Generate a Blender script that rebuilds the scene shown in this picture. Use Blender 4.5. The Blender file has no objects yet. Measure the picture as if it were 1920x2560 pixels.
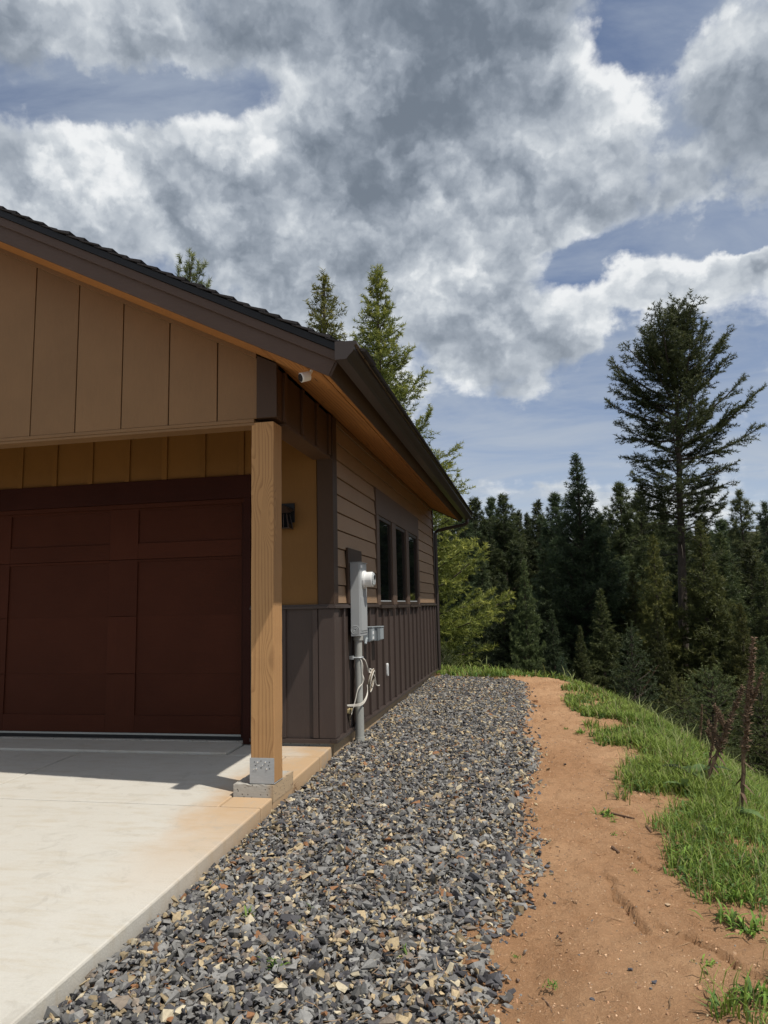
import bpy, bmesh, math, random
import numpy as np
from mathutils import Vector, Matrix

scene = bpy.context.scene
COL = scene.collection
random.seed(7)

# ------------------------------------------------------------------ camera
W, H, F = 1920, 2560, 1780.0                     # photograph size and focal length in its pixels
YAW, PITCH, ROLL = (math.radians(a) for a in (11.5105, 7.4893, -1.2450))
CAM = Vector((0.0, 0.0, 1.32))                   # z = 0 is the bottom of the wall cladding
fwd = Vector((-math.sin(YAW) * math.cos(PITCH), math.cos(YAW) * math.cos(PITCH), math.sin(PITCH)))
_r = Vector((math.cos(YAW), math.sin(YAW), 0)); _u = _r.cross(fwd)
right = _r * math.cos(ROLL) + _u * math.sin(ROLL)
up = -_r * math.sin(ROLL) + _u * math.cos(ROLL)
cd = bpy.data.cameras.new('camera'); cam = bpy.data.objects.new('camera', cd); COL.objects.link(cam)
m = Matrix((right, up, -fwd)).transposed().to_4x4(); m.translation = CAM; cam.matrix_world = m
cd.sensor_fit = 'VERTICAL'; cd.sensor_height = 24.0; cd.lens = 24.0 * F / H
cd.clip_start = 0.05; cd.clip_end = 3000
scene.camera = cam


def ray(x, y):
    return fwd + right * ((x - W / 2) / F) - up * ((y - H / 2) / F)


def at_y(x, y, Y):
    d = ray(x, y); return CAM + d * ((Y - CAM.y) / d.y)


def at_z(x, y, Z):
    d = ray(x, y); return CAM + d * ((Z - CAM.z) / d.z)


# ------------------------------------------------------------------ sun and exposure
SUN = Vector((0.4926, -0.23, 1.0)).normalized()
sl = bpy.data.lights.new('sun', 'SUN'); so = bpy.data.objects.new('sun', sl); COL.objects.link(so)
sl.energy = 4.4; sl.angle = math.radians(0.53); sl.color = (1.0, 0.94, 0.86)
so.rotation_euler = SUN.to_track_quat('Z', 'Y').to_euler(); so.location = (6, -4, 14)
vs = scene.view_settings
vs.view_transform = 'Standard'; vs.look = 'None'; vs.gamma = 1.0; vs.exposure = 0.0; vs.use_curve_mapping = False
scene.cycles.use_denoising = True
scene.cycles.max_bounces = 6; scene.cycles.diffuse_bounces = 3; scene.cycles.glossy_bounces = 3
scene.cycles.transmission_bounces = 4; scene.cycles.transparent_max_bounces = 6


# ------------------------------------------------------------------ node helper
class G:
    def __init__(s, tree):
        s.t = tree; s.n = tree.nodes; s.l = tree.links

    def new(s, typ, **kw):
        nd = s.n.new(typ)
        for k, v in kw.items():
            setattr(nd, k, v)
        return nd

    def put(s, sock, v):
        if v is None: return
        if isinstance(v, bpy.types.NodeSocket): s.l.new(v, sock)
        else:
            if hasattr(sock.default_value, '__len__') and not hasattr(v, '__len__'): v = [v] * len(sock.default_value)
            if hasattr(sock.default_value, '__len__') and len(sock.default_value) == 4 and len(v) == 3: v = (*v, 1.0)
            sock.default_value = v

    def m(s, op, a, b=None, c=None, clamp=False):
        nd = s.new('ShaderNodeMath', operation=op, use_clamp=clamp)
        for i, v in enumerate((a, b, c)): s.put(nd.inputs[i], v)
        return nd.outputs[0]

    def v(s, op, a, b=None, scale=None):
        nd = s.new('ShaderNodeVectorMath', operation=op)
        s.put(nd.inputs[0], a); s.put(nd.inputs[1], b)
        if scale is not None: s.put(nd.inputs['Scale'], scale)
        return nd.outputs['Value'] if op in ('DOT_PRODUCT', 'LENGTH', 'DISTANCE') else nd.outputs[0]

    def noise(s, vec, scale, detail=4, rough=0.55, dist=0.0, col=False, dims='3D'):
        nd = s.new('ShaderNodeTexNoise', noise_dimensions=dims)
        s.put(nd.inputs['Vector'], vec); s.put(nd.inputs['Scale'], scale)
        s.put(nd.inputs['Detail'], detail); s.put(nd.inputs['Roughness'], rough); s.put(nd.inputs['Distortion'], dist)
        return nd.outputs['Color' if col else 'Fac']

    def step(s, x, lo, hi, a=0.0, b=1.0):
        nd = s.new('ShaderNodeMapRange', interpolation_type='SMOOTHSTEP')
        for i, v in enumerate((x, lo, hi, a, b)): s.put(nd.inputs[i], v)
        return nd.outputs[0]

    def lin(s, x, lo, hi, a=0.0, b=1.0):
        nd = s.new('ShaderNodeMapRange')
        for i, v in enumerate((x, lo, hi, a, b)): s.put(nd.inputs[i], v)
        return nd.outputs[0]

    def mix(s, f, a, b, mode='MIX'):
        nd = s.new('ShaderNodeMix', data_type='RGBA', blend_type=mode)
        s.put(nd.inputs[0], f); s.put(nd.inputs[6], a); s.put(nd.inputs[7], b)
        return nd.outputs[2]

    def sep(s, vec):
        nd = s.new('ShaderNodeSeparateXYZ'); s.put(nd.inputs[0], vec); return nd.outputs

    def comb(s, x, y, z):
        nd = s.new('ShaderNodeCombineXYZ')
        for i, v in enumerate((x, y, z)): s.put(nd.inputs[i], v)
        return nd.outputs[0]

    def mapping(s, vec, scale=(1, 1, 1), loc=(0, 0, 0), rot=(0, 0, 0)):
        nd = s.new('ShaderNodeMapping'); s.put(nd.inputs[0], vec)
        nd.inputs[1].default_value = loc; nd.inputs[2].default_value = rot; nd.inputs[3].default_value = scale
        return nd.outputs[0]


# ------------------------------------------------------------------ sky: clear-sky model under broken cumulus
def build_world():
    w = bpy.data.worlds.new('World'); scene.world = w; w.use_nodes = True
    g = G(w.node_tree); g.n.clear()
    out = g.new('ShaderNodeOutputWorld'); bg = g.new('ShaderNodeBackground')
    g.l.new(bg.outputs[0], out.inputs[0]); bg.inputs[1].default_value = 0.1
    sky = g.new('ShaderNodeTexSky', sky_type='NISHITA', sun_disc=False)
    sky.sun_elevation = math.asin(SUN.z); sky.sun_rotation = math.atan2(SUN.x, SUN.y)
    sky.altitude = 1200; sky.air_density = 1.0; sky.dust_density = 0.6; sky.ozone_density = 1.6
    d = g.new('ShaderNodeTexCoord').outputs['Generated']
    dz = g.sep(d)[2]
    # cloud-deck coordinates flatten toward the horizon as a level deck does
    inv = g.m('DIVIDE', 1.0, g.m('ADD', g.m('MAXIMUM', dz, 0.0), 0.22))
    q = g.v('SCALE', d, scale=inv)
    w1 = g.v('SUBTRACT', g.noise(q, 2.4, 5, 0.6, col=True), (0.5, 0.5, 0.5))
    w2 = g.v('SUBTRACT', g.noise(d, 16.0, 5, 0.62, col=True), (0.5, 0.5, 0.5))
    dw = g.v('ADD', d, g.v('ADD', g.v('SCALE', w1, scale=0.13), g.v('SCALE', w2, scale=0.06)))

    wx, wy, wz = g.sep(g.v('NORMALIZE', dw))
    ae = g.comb(g.m('ARCTAN2', wx, wy), g.m('ARCSINE', wz), 0.0)       # warped azimuth and elevation

    def blobs(lst, base, kp, kn):
        acc = base
        for (x, y, a, b, rot, amp) in lst:
            c = ray(x, y).normalized(); el = math.asin(c.z)
            mp = g.new('ShaderNodeMapping', vector_type='TEXTURE'); g.put(mp.inputs[0], ae)
            mp.inputs[1].default_value = (math.atan2(c.x, c.y), el, 0); mp.inputs[2].default_value = (0, 0, math.radians(rot))
            mp.inputs[3].default_value = (2.2 * a / F / math.cos(el), 2.2 * b / F, 1)
            gr = g.new('ShaderNodeTexGradient', gradient_type='QUADRATIC_SPHERE'); g.put(gr.inputs[0], mp.outputs[0])
            acc = g.m('MULTIPLY_ADD', gr.outputs['Fac'], amp * (kn if amp < 0 else kp), acc)
        return acc

    # where the deck is thick (+) or torn open (-): x, y, half-width, half-height, tilt, amount
    dens = [(1000, 240, 520, 260, -8, .95), (330, 140, 230, 60, 12, .42), (280, 420, 260, 130, 0, .8),
            (700, 300, 110, 90, 0, .5), (620, 520, 420, 150, 0, .7), (1230, 770, 330, 170, 8, .95),
            (1600, 230, 120, 130, 0, .75), (1850, 170, 140, 150, 0, .8), (1700, 680, 200, 55, 14, .9), (1860, 660, 140, 60, 0, .7),
            (1330, 1000, 110, 50, -15, .7), (1540, 690, 70, 60, 30, .5), (830, 600, 300, 150, 0, .5), (60, 60, 70, 100, 0, .25), (90, 370, 150, 110, 0, .3),
            (330, 250, 300, 60, 8, -.75), (520, 240, 150, 60, 0, -.25), (160, 170, 90, 160, 0, -.3), (1640, 90, 110, 110, 0, -1.15), (1700, 20, 80, 60, 0, -.4),
            (1880, 570, 150, 40, 0, -1.0), (1450, 680, 60, 90, -60, -.75), (1550, 610, 150, 40, 0, -.5), (1560, 790, 90, 120, 0, -.55),
            (1480, 990, 160, 60, 0, -.7), (1140, 1020, 120, 60, 0, -.5), (1250, 1100, 300, 70, 0, -.4), (1750, 900, 260, 120, 0, -.25), (1500, 1150, 400, 60, 0, -.3)]
    # how grey the underside is (+) or how sunlit the heap is (-)
    shade = [(1080, 240, 400, 240, -10, .30), (1210, 380, 230, 110, 0, .22), (700, 60, 300, 110, 0, .20), (1330, 60, 200, 120, 0, .2),
             (790, 540, 120, 110, 20, .42), (960, 480, 75, 45, 10, .42), (1060, 495, 55, 32, 10, .36), (1310, 455, 75, 36, -15, .42), (660, 470, 120, 60, 0, .2),
             (330, 570, 260, 70, 0, .2), (1160, 900, 260, 90, 0, .12), (1880, 240, 120, 90, 0, .12),
             (260, 400, 130, 80, -8, -.50), (470, 350, 120, 50, 0, -.32), (700, 290, 95, 60, 30, -.45), (730, 530, 55, 40, 40, -.42), (1560, 190, 75, 60, -20, -.6),
             (1620, 290, 90, 50, -20, -.22), (990, 110, 55, 40, 0, -.3), (985, 230, 35, 25, 0, -.25), (1850, 130, 90, 70, 40, -.3),
             (1180, 640, 240, 70, 0, -.30), (1060, 780, 110, 50, 0, -.25), (1420, 760, 120, 60, 20, -.22), (1660, 670, 200, 45, 14, -.28), (1340, 990, 80, 35, 0, -.15), (130, 450, 80, 60, 0, -.2)]
    sunq = Vector((SUN.x, SUN.y, SUN.z))
    n1 = g.noise(q, 2.6, 8, 0.55, 0.15)
    n1b = g.noise(g.v('ADD', q, tuple(sunq * 0.07)), 2.6, 5, 0.55, 0.15)

    def puff(vec):                                   # heaped, cauliflower-like relief
        nd = g.new('ShaderNodeTexVoronoi', feature='F1'); g.put(nd.inputs['Vector'], vec); nd.inputs['Scale'].default_value = 6.5
        nd.inputs['Detail'].default_value = 3.0; nd.inputs['Roughness'].default_value = 0.55; nd.inputs['Lacunarity'].default_value = 2.3
        return g.m('SUBTRACT', 1.0, nd.outputs['Distance'])
    pw = g.v('ADD', d, g.v('SCALE', w2, scale=0.07))
    n2 = puff(pw); n2b = puff(g.v('ADD', pw, tuple(sunq * 0.03)))
    lit = g.m('MULTIPLY_ADD', g.m('SUBTRACT', n1, n1b), 1.5, g.m('MULTIPLY', g.m('SUBTRACT', n2, n2b), 0.60))
    base = g.m('MULTIPLY_ADD', g.m('SUBTRACT', n1, 0.5), 2.3, g.m('MULTIPLY_ADD', g.m('SUBTRACT', n2, 0.55), 0.62, 0.62))
    D = blobs(dens, base, 1.0, 1.9)
    alpha = g.step(D, -0.06, 0.50)
    S = blobs(shade, g.m('MULTIPLY_ADD', g.m('SUBTRACT', g.noise(q, 2.0, 6, 0.6), 0.5), 0.66, 0.25), 0.46, 1.25)
    S = g.m('ADD', S, g.m('MULTIPLY_ADD', g.step(D, 0.05, 0.95), 0.34, -0.16))
    S = g.m('SUBTRACT', S, lit)
    S = g.m('ADD', S, g.m('MULTIPLY', g.m('SUBTRACT', n2, 0.55), -0.30), clamp=True)
    ramp = g.new('ShaderNodeValToRGB'); g.put(ramp.inputs[0], S)
    cr = ramp.color_ramp; cr.interpolation = 'B_SPLINE'
    pts = [(0.0, (.95, .96, .96)), (0.22, (.66, .70, .735)), (0.5, (.40, .445, .505)), (0.76, (.235, .275, .33)), (1.0, (.150, .183, .228))]
    while len(cr.elements) < len(pts): cr.elements.new(0.5)
    for e, (p, c) in zip(cr.elements, pts): e.position = p; e.color = (*c, 1)
    cloud = g.v('SCALE', ramp.outputs[0], scale=10.0)
    # thin high veil
    veil = g.noise(g.mapping(q, (1.0, 2.6, 1.0), rot=(0, 0, 0.5)), 1.6, 7, 0.6, 0.6)
    va = g.m('MULTIPLY_ADD', g.step(veil, 0.28, 0.70), 0.64, 0.12)
    blue = g.mix(1.0, sky.outputs[0], (0.80, 0.86, 0.98), 'MULTIPLY')
    c1 = g.mix(va, blue, (4.1, 4.7, 5.6))
    c2 = g.mix(g.m('MULTIPLY', alpha, 0.96), c1, cloud)
    hz = g.m('POWER', math.e, g.m('MULTIPLY', g.m('MAXIMUM', dz, 0.0), -6.5))
    c3 = g.mix(g.m('MULTIPLY', hz, 0.85), c2, (6.6, 7.0, 7.35))
    g.put(bg.inputs[0], c3)
    w.cycles.sampling_method = 'MANUAL'; w.cycles.sample_map_resolution = 256


build_world()


# ------------------------------------------------------------------ mesh helpers
class MB:
    """collects boxes, prisms and tubes for ONE mesh object"""
    def __init__(s): s.v = []; s.f = []

    def poly(s, pts, faces):
        o = len(s.v); s.v += [tuple(p) for p in pts]; s.f += [tuple(o + i for i in f) for f in faces]; return s

    def box(s, x0, x1, y0, y1, z0, z1):
        p = [(x0, y0, z0), (x1, y0, z0), (x1, y1, z0), (x0, y1, z0), (x0, y0, z1), (x1, y0, z1), (x1, y1, z1), (x0, y1, z1)]
        return s.poly(p, [(0, 3, 2, 1), (4, 5, 6, 7), (0, 1, 5, 4), (1, 2, 6, 5), (2, 3, 7, 6), (3, 0, 4, 7)])

    def ext(s, pts, vec):
        """closed prism: polygon pts swept by vec"""
        n = len(pts); a = [Vector(p) for p in pts]; b = [p + Vector(vec) for p in a]
        f = [tuple(range(n - 1, -1, -1)), tuple(range(n, 2 * n))] + [(i, (i + 1) % n, n + (i + 1) % n, n + i) for i in range(n)]
        return s.poly(a + b, f)

    def tube(s, path, rad, seg=8, cap=True):
        path = [Vector(p) for p in path]; n = len(path)
        if not hasattr(rad, '__len__'): rad = [rad] * n
        rings = []; prev = None
        for i, p in enumerate(path):
            t = (path[min(i + 1, n - 1)] - path[max(i - 1, 0)]).normalized()
            if prev is None: a = t.orthogonal().normalized()
            else: a = (prev - t * prev.dot(t)).normalized()
            prev = a; b = t.cross(a)
            rings.append([p + (a * math.cos(2 * math.pi * k / seg) + b * math.sin(2 * math.pi * k / seg)) * rad[i] for k in range(seg)])
        f = [(i * seg + k, i * seg + (k + 1) % seg, (i + 1) * seg + (k + 1) % seg, (i + 1) * seg + k) for i in range(n - 1) for k in range(seg)]
        if cap: f += [tuple(range(seg - 1, -1, -1)), tuple((n - 1) * seg + k for k in range(seg))]
        return s.poly([q for r in rings for q in r], f)


def obj(name, mesh, mat, parent=None, bevel=0.0, smooth=False):
    if isinstance(mesh, MB):
        me = bpy.data.meshes.new(name); me.from_pydata(mesh.v, [], mesh.f); me.update(); mesh = me
    if mat is not None:
        mesh.materials.clear(); mesh.materials.append(MAT[mat])
    if smooth: mesh.polygons.foreach_set('use_smooth', [True] * len(mesh.polygons))
    o = bpy.data.objects.new(name, mesh); COL.objects.link(o)
    if parent is not None:
        o.parent = parent
        if parent.get('_world'): o.matrix_parent_inverse = Matrix.Translation(parent['_world']).inverted()
    if bevel:
        b = o.modifiers.new('edge', 'BEVEL'); b.width = bevel; b.segments = 2; b.limit_method = 'ANGLE'
    return o


def tag(o, label=None, cat=None, group=None, kind=None):
    if label: o['label'] = label
    if cat: o['category'] = cat
    if group: o['group'] = group
    if kind: o['kind'] = kind
    return o


def thing(name, label, cat, loc, group=None):
    """an Empty at the thing's base; its parts are modelled in world coordinates"""
    o = bpy.data.objects.new(name, None); COL.objects.link(o); o.location = loc; o.empty_display_size = 0.1
    o['_world'] = tuple(loc)
    return tag(o, label, cat, group)


def npmesh(name, V, Fc, tint=None, smooth=False):
    """mesh from numpy arrays; tint = per-vertex RGB"""
    V = np.asarray(V, np.float32); Fc = np.asarray(Fc, np.int32); n, k = Fc.shape
    me = bpy.data.meshes.new(name)
    me.vertices.add(len(V)); me.vertices.foreach_set('co', V.ravel())
    me.loops.add(n * k); me.loops.foreach_set('vertex_index', Fc.ravel())
    me.polygons.add(n); me.polygons.foreach_set('loop_start', np.arange(0, n * k, k, dtype=np.int32))
    me.polygons.foreach_set('loop_total', np.full(n, k, np.int32))
    me.polygons.foreach_set('use_smooth', np.full(n, smooth, bool))
    if tint is not None:
        a = me.color_attributes.new('tint', 'FLOAT_COLOR', 'POINT')
        c = np.ones((len(V), 4), np.float32); c[:, :3] = tint; a.data.foreach_set('color', c.ravel())
    me.update(calc_edges=True)
    return me


# ------------------------------------------------------------------ materials
MAT = {}


def newmat(name):
    mt = bpy.data.materials.new(name); mt.use_nodes = True; MAT[name] = mt
    g = G(mt.node_tree); b = g.n['Principled BSDF']
    return g, b


def bump(g, b, h, strength, dist=0.01):
    bn = g.new('ShaderNodeBump'); g.put(bn.inputs['Height'], h); bn.inputs['Strength'].default_value = strength
    bn.inputs['Distance'].default_value = dist; g.l.new(bn.outputs[0], b.inputs['Normal'])


def pos(g):
    return g.new('ShaderNodeTexCoord').outputs['Object']


def isl(g):
    return g.new('ShaderNodeNewGeometry').outputs['Random Per Island']


def objrand(g):
    return g.new('ShaderNodeObjectInfo').outputs['Random']


def painted(name, c, grain=(1, 1, 1), rough=0.55, gs=14.0, var=0.18, bs=0.35, bd=0.004, spec=0.25):
    """painted, wood-grain-embossed fibre cement or trim; grain = stretch of the emboss along an axis"""
    g, b = newmat(name); p = pos(g)
    pn = g.v('ADD', p, g.v('SCALE', (7.1, 3.3, 5.7), scale=g.m('MULTIPLY', objrand(g), 9.0)))
    gr = g.noise(g.mapping(pn, grain), gs, 6, 0.6, 1.2)
    big = g.noise(pn, 1.6, 4, 0.6)
    f = g.m('ADD', g.m('MULTIPLY', g.m('SUBTRACT', big, 0.5), 1.0), g.m('MULTIPLY', g.m('SUBTRACT', gr, 0.5), 0.6))
    f = g.m('ADD', f, g.m('MULTIPLY', g.m('SUBTRACT', objrand(g), 0.5), 0.35))
    fac = g.lin(f, -0.5, 0.5, 1 - var, 1 + var)
    col = g.v('SCALE', tuple(c), scale=fac)
    g.put(b.inputs['Base Color'], col); b.inputs['Roughness'].default_value = rough; b.inputs['Specular IOR Level'].default_value = spec
    bump(g, b, gr, bs, bd)


painted('header_siding_shaded', (0.085, 0.047, 0.026), (3.0, 3.0, 0.35), gs=22)  # tan siding darkened, shade under the eave put into the colour
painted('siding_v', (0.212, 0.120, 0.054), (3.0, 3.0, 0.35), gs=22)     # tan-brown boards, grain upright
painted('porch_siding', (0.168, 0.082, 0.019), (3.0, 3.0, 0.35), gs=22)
painted('siding_h', (0.265, 0.176, 0.106), (1.0, 0.25, 4.0), gs=22)      # tan-brown planks, grain level
painted('trim', (0.056, 0.033, 0.020), (3.0, 3.0, 0.35), gs=22)
painted('trim_h', (0.056, 0.033, 0.020), (1.0, 0.25, 4.0), gs=22)
painted('window_trim', (0.105, 0.071, 0.051), (1.0, 0.25, 4.0), gs=22)
painted('fascia', (0.085, 0.055, 0.041), (0.3, 1.0, 3.0), gs=26, bs=0.6, bd=0.006)
painted('wainscot', (0.063, 0.046, 0.039), (3.0, 3.0, 0.25), rough=0.5, gs=18)
painted('metal_trim', (0.060, 0.045, 0.039), (1, 1, 1), rough=0.35, gs=6, bs=0.03)
painted('gutter', (0.050, 0.040, 0.036), (1, 1, 1), rough=0.3, gs=4, bs=0.02)
painted('door_h', (0.056, 0.0168, 0.0088), (0.12, 1.0, 5.0), rough=0.6, gs=24, var=0.24, bs=0.4, spec=0.08)
painted('door_v', (0.056, 0.0168, 0.0088), (5.0, 1.0, 0.12), rough=0.6, gs=24, var=0.24, bs=0.4, spec=0.08)
painted('door_dark', (0.032, 0.010, 0.007), (0.12, 1.0, 5.0), rough=0.6, gs=16, var=0.3, spec=0.08)
painted('shingle', (0.030, 0.028, 0.029), (1, 1, 1), rough=0.95, gs=90, var=0.5, bs=0.7)
painted('black', (0.012, 0.012, 0.013), (1, 1, 1), rough=0.45, gs=5, bs=0.02)
painted('grey_metal', (0.36, 0.38, 0.385), (1, 1, 1), rough=0.45, gs=4, var=0.07, bs=0.02)
painted('pvc', (0.33, 0.335, 0.31), (1, 1, 0.3), rough=0.5, gs=6, var=0.15, bs=0.03)
painted('outlet_grey', (0.28, 0.315, 0.33), (1, 1, 1), rough=0.5, gs=5, var=0.08, bs=0.02)
painted('white', (0.74, 0.75, 0.74), (1, 1, 1), rough=0.4, gs=5, var=0.05, bs=0.02)
painted('cable_white', (0.66, 0.63, 0.56), (1, 1, 1), rough=0.5, gs=30, var=0.2, bs=0.02)
painted('cable_brown', (0.20, 0.16, 0.11), (1, 1, 1), rough=0.5, gs=30, var=0.3, bs=0.02)
painted('yellow_plastic', (0.52, 0.42, 0.22), (1, 1, 1), rough=0.5, gs=30, var=0.2, bs=0.02)
painted('bronze', (0.045, 0.030, 0.022), (1, 1, 1), rough=0.4, gs=9, var=0.3, bs=0.05)
painted('stick', (0.16, 0.10, 0.065), (1, 1, 1), rough=0.9, gs=60, var=0.4, bs=0.6)


def mat_galv():
    g, b = newmat('galvanised'); p = pos(g)
    n = g.noise(g.mapping(p, (1, 1, 5)), 18, 5, 0.6)
    g.put(b.inputs['Base Color'], g.mix(n, (0.30, 0.32, 0.33), (0.50, 0.52, 0.53)))
    b.inputs['Metallic'].default_value = 0.35; g.put(b.inputs['Roughness'], g.lin(n, 0.2, 0.8, 0.42, 0.6))
    g, b = newmat('bright_screw'); b.inputs['Base Color'].default_value = (0.75, 0.76, 0.77, 1)
    b.inputs['Metallic'].default_value = 0.9; b.inputs['Roughness'].default_value = 0.25


mat_galv()


def mat_wood(name, c1, c2, c3, rotz=0.0, axis='z', rings=26.0):
    """sawn softwood: growth rings cut lengthways, with knots"""
    g, b = newmat(name); p = pos(g)
    st = {'z': (1, 1, 0.09), 'y': (1, 0.09, 1), 's': (0.12, 1, 0.5)}[axis]
    q = g.mapping(p, st)
    wn = g.noise(q, 2.2, 3, 0.5)
    vor = g.new('ShaderNodeTexVoronoi', feature='F1'); g.put(vor.inputs['Vector'], g.mapping(p, {'z': (3.2, 3.2, 0.9), 'y': (3.2, 0.9, 3.2), 's': (.9, 3.2, 2)}[axis])); vor.inputs['Scale'].default_value = 1.5
    knot = g.step(vor.outputs['Distance'], 0.05, 0.42, 1.0, 0.0)
    xx = g.sep(g.mapping(p, (1, 1, 1), rot=(0, 0, rotz)))
    lat = {'z': g.m('ADD', xx[0], xx[1]), 'y': g.m('ADD', xx[0], xx[2]), 's': xx[1]}[axis]
    ph = g.m('MULTIPLY_ADD', lat, rings, g.m('MULTIPLY_ADD', wn, 7.0, g.m('MULTIPLY', knot, 5.0)))
    saw = g.m('FRACT', ph)
    grain = g.m('MULTIPLY', g.step(saw, 0.35, 0.97), g.noise(g.mapping(p, st), 40, 3, 0.6))
    fib = g.noise(g.mapping(p, tuple(4 * s if s == 1 else s for s in st)), 30, 5, 0.65)
    col = g.mix(grain, c1, c2)
    col = g.mix(g.m('MULTIPLY', fib, 0.45), col, c3)
    col = g.mix(g.step(vor.outputs['Distance'], 0.025, 0.085, 0.85, 0.0), col, (c2[0] * .35, c2[1] * .3, c2[2] * .3))
    col = g.mix(g.step(g.noise(p, 1.3, 4, 0.6), 0.45, 0.75, 0, 0.35), col, c3)
    g.put(b.inputs['Base Color'], col); b.inputs['Roughness'].default_value = 0.8
    bump(g, b, g.m('ADD', g.m('MULTIPLY', fib, 0.8), g.m('MULTIPLY', grain, 0.4)), 0.55, 0.004)


mat_wood('post_wood', (0.46, 0.255, 0.100), (0.205, 0.092, 0.030), (0.31, 0.175, 0.078), axis='z', rings=34)
mat_wood('soffit_wood', (0.50, 0.22, 0.055), (0.10, 0.030, 0.006), (0.25, 0.10, 0.024), axis='y', rings=30)
mat_wood('rake_wood', (0.50, 0.22, 0.055), (0.10, 0.030, 0.006), (0.25, 0.10, 0.024), axis='s', rings=30)


def mat_concrete():
    g, b = newmat('concrete'); p = pos(g); x, y, z = g.sep(p)
    big = g.noise(p, 0.9, 6, 0.6); mid = g.noise(g.mapping(p, (1, 4, 1)), 3.5, 6, 0.65); fine = g.noise(p, 90, 3, 0.6)
    col = g.mix(big, (0.45, 0.428, 0.37), (0.58, 0.56, 0.50))
    col = g.mix(g.step(mid, 0.45, 0.75, 0, 0.5), col, (0.42, 0.36, 0.26))
    # rust-tan run-off stain along the open edge beside the gravel
    wob = g.m('ADD', x, g.m('MULTIPLY', g.m('SUBTRACT', g.noise(p, 2.2, 5, 0.6), 0.5), 0.9))
    e = g.m('MULTIPLY', g.step(wob, -2.62, -2.12), g.step(y, 3.2, 5.4))
    col = g.mix(g.m('MULTIPLY', e, 0.85), col, (0.45, 0.275, 0.120))
    sp = g.new('ShaderNodeTexVoronoi'); g.put(sp.inputs['Vector'], p); sp.inputs['Scale'].default_value = 3.2
    dark = g.step(g.m('ADD', sp.outputs['Distance'], g.m('MULTIPLY', fine, 0.03)), 0.02, 0.045, 0.7, 0.0)
    col = g.mix(dark, col, (0.10, 0.085, 0.07))
    col = g.mix(g.lin(fine, 0.3, 0.7, 0.0, 0.18), col, (0.36, 0.34, 0.30))
    scuff = g.noise(g.mapping(p, (1.0, 1.0, 1.0), rot=(0, 0, 0.5)), 5.0, 8, 0.72, 1.0)
    col = g.mix(g.step(scuff, 0.52, 0.70, 0, 0.45), col, (0.34, 0.315, 0.265))
    g.put(b.inputs['Base Color'], col); b.inputs['Roughness'].default_value = 0.88
    br = g.noise(g.mapping(p, (0.6, 9, 1)), 14, 4, 0.6)
    bump(g, b, g.m('ADD', g.m('MULTIPLY', fine, 0.6), g.m('MULTIPLY', br, 0.6)), 0.5, 0.005)
    g, b = newmat('rough_concrete'); p = pos(g)
    fine = g.noise(p, 45, 6, 0.7); vor = g.new('ShaderNodeTexVoronoi'); g.put(vor.inputs['Vector'], p); vor.inputs['Scale'].default_value = 38
    pit = g.step(vor.outputs['Distance'], 0.12, 0.26)
    x = g.sep(p)[0]
    col = g.mix(fine, (0.30, 0.285, 0.25), (0.47, 0.45, 0.40))
    col = g.mix(g.step(g.m('ADD', x, g.m('MULTIPLY', fine, 0.05)), -2.02, -1.94, 0, 0.8), col, (0.42, 0.28, 0.14))
    col = g.mix(pit, (0.10, 0.09, 0.075), col)
    g.put(b.inputs['Base Color'], col); b.inputs['Roughness'].default_value = 0.95
    bump(g, b, g.m('ADD', fine, pit), 0.45, 0.004)


mat_concrete()


def mat_glass():
    g, b = newmat('glass'); b.inputs['Base Color'].default_value = (0.006, 0.007, 0.008, 1)
    b.inputs['Roughness'].default_value = 0.03; b.inputs['IOR'].default_value = 1.52
    g, b = newmat('clear_cover'); b.inputs['Base Color'].default_value = (0.80, 0.84, 0.84, 1)
    b.inputs['Roughness'].default_value = 0.12; b.inputs['Transmission Weight'].default_value = 0.55; b.inputs['IOR'].default_value = 1.45


mat_glass()


def mat_ground():
    g, b = newmat('dirt'); p = pos(g)
    big = g.noise(p, 0.8, 5, 0.6); mid = g.noise(p, 6, 6, 0.65); fine = g.noise(p, 60, 6, 0.75); vf = g.noise(p, 260, 3, 0.7)
    col = g.mix(g.step(big, 0.3, 0.7), (0.38, 0.208, 0.104), (0.51, 0.308, 0.170))
    col = g.mix(g.step(mid, 0.45, 0.75, 0, 0.55), col, (0.33, 0.172, 0.082))
    col = g.mix(g.step(fine, 0.52, 0.72, 0, 0.7), col, (0.63, 0.41, 0.24))
    col = g.mix(g.step(vf, 0.57, 0.70, 0, 0.7), col, (0.10, 0.050, 0.025))
    g.put(b.inputs['Base Color'], col); b.inputs['Roughness'].default_value = 0.95; b.inputs['Specular IOR Level'].default_value = 0.15
    bump(g, b, g.m('ADD', g.m('MULTIPLY', fine, 0.7), g.m('ADD', g.m('MULTIPLY', mid, 1.0), g.m('MULTIPLY', vf, 0.25))), 1.0, 0.03)
    g, b = newmat('soil'); p = pos(g)
    big = g.noise(p, 0.5, 6, 0.65); fine = g.noise(p, 25, 6, 0.7)
    y = g.sep(p)[1]
    col = g.mix(g.step(big, 0.35, 0.65), (0.28, 0.155, 0.08), (0.15, 0.11, 0.05))
    col = g.mix(g.step(g.m('ADD', y, g.m('MULTIPLY', big, 3)), 15.5, 20), col, (0.030, 0.032, 0.014))
    col = g.mix(g.step(fine, 0.4, 0.7, 0, 0.5), col, (0.06, 0.045, 0.025))
    g.put(b.inputs['Base Color'], col); b.inputs['Roughness'].default_value = 1.0; b.inputs['Specular IOR Level'].default_value = 0.1
    bump(g, b, fine, 0.8, 0.05)


mat_ground()


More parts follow.
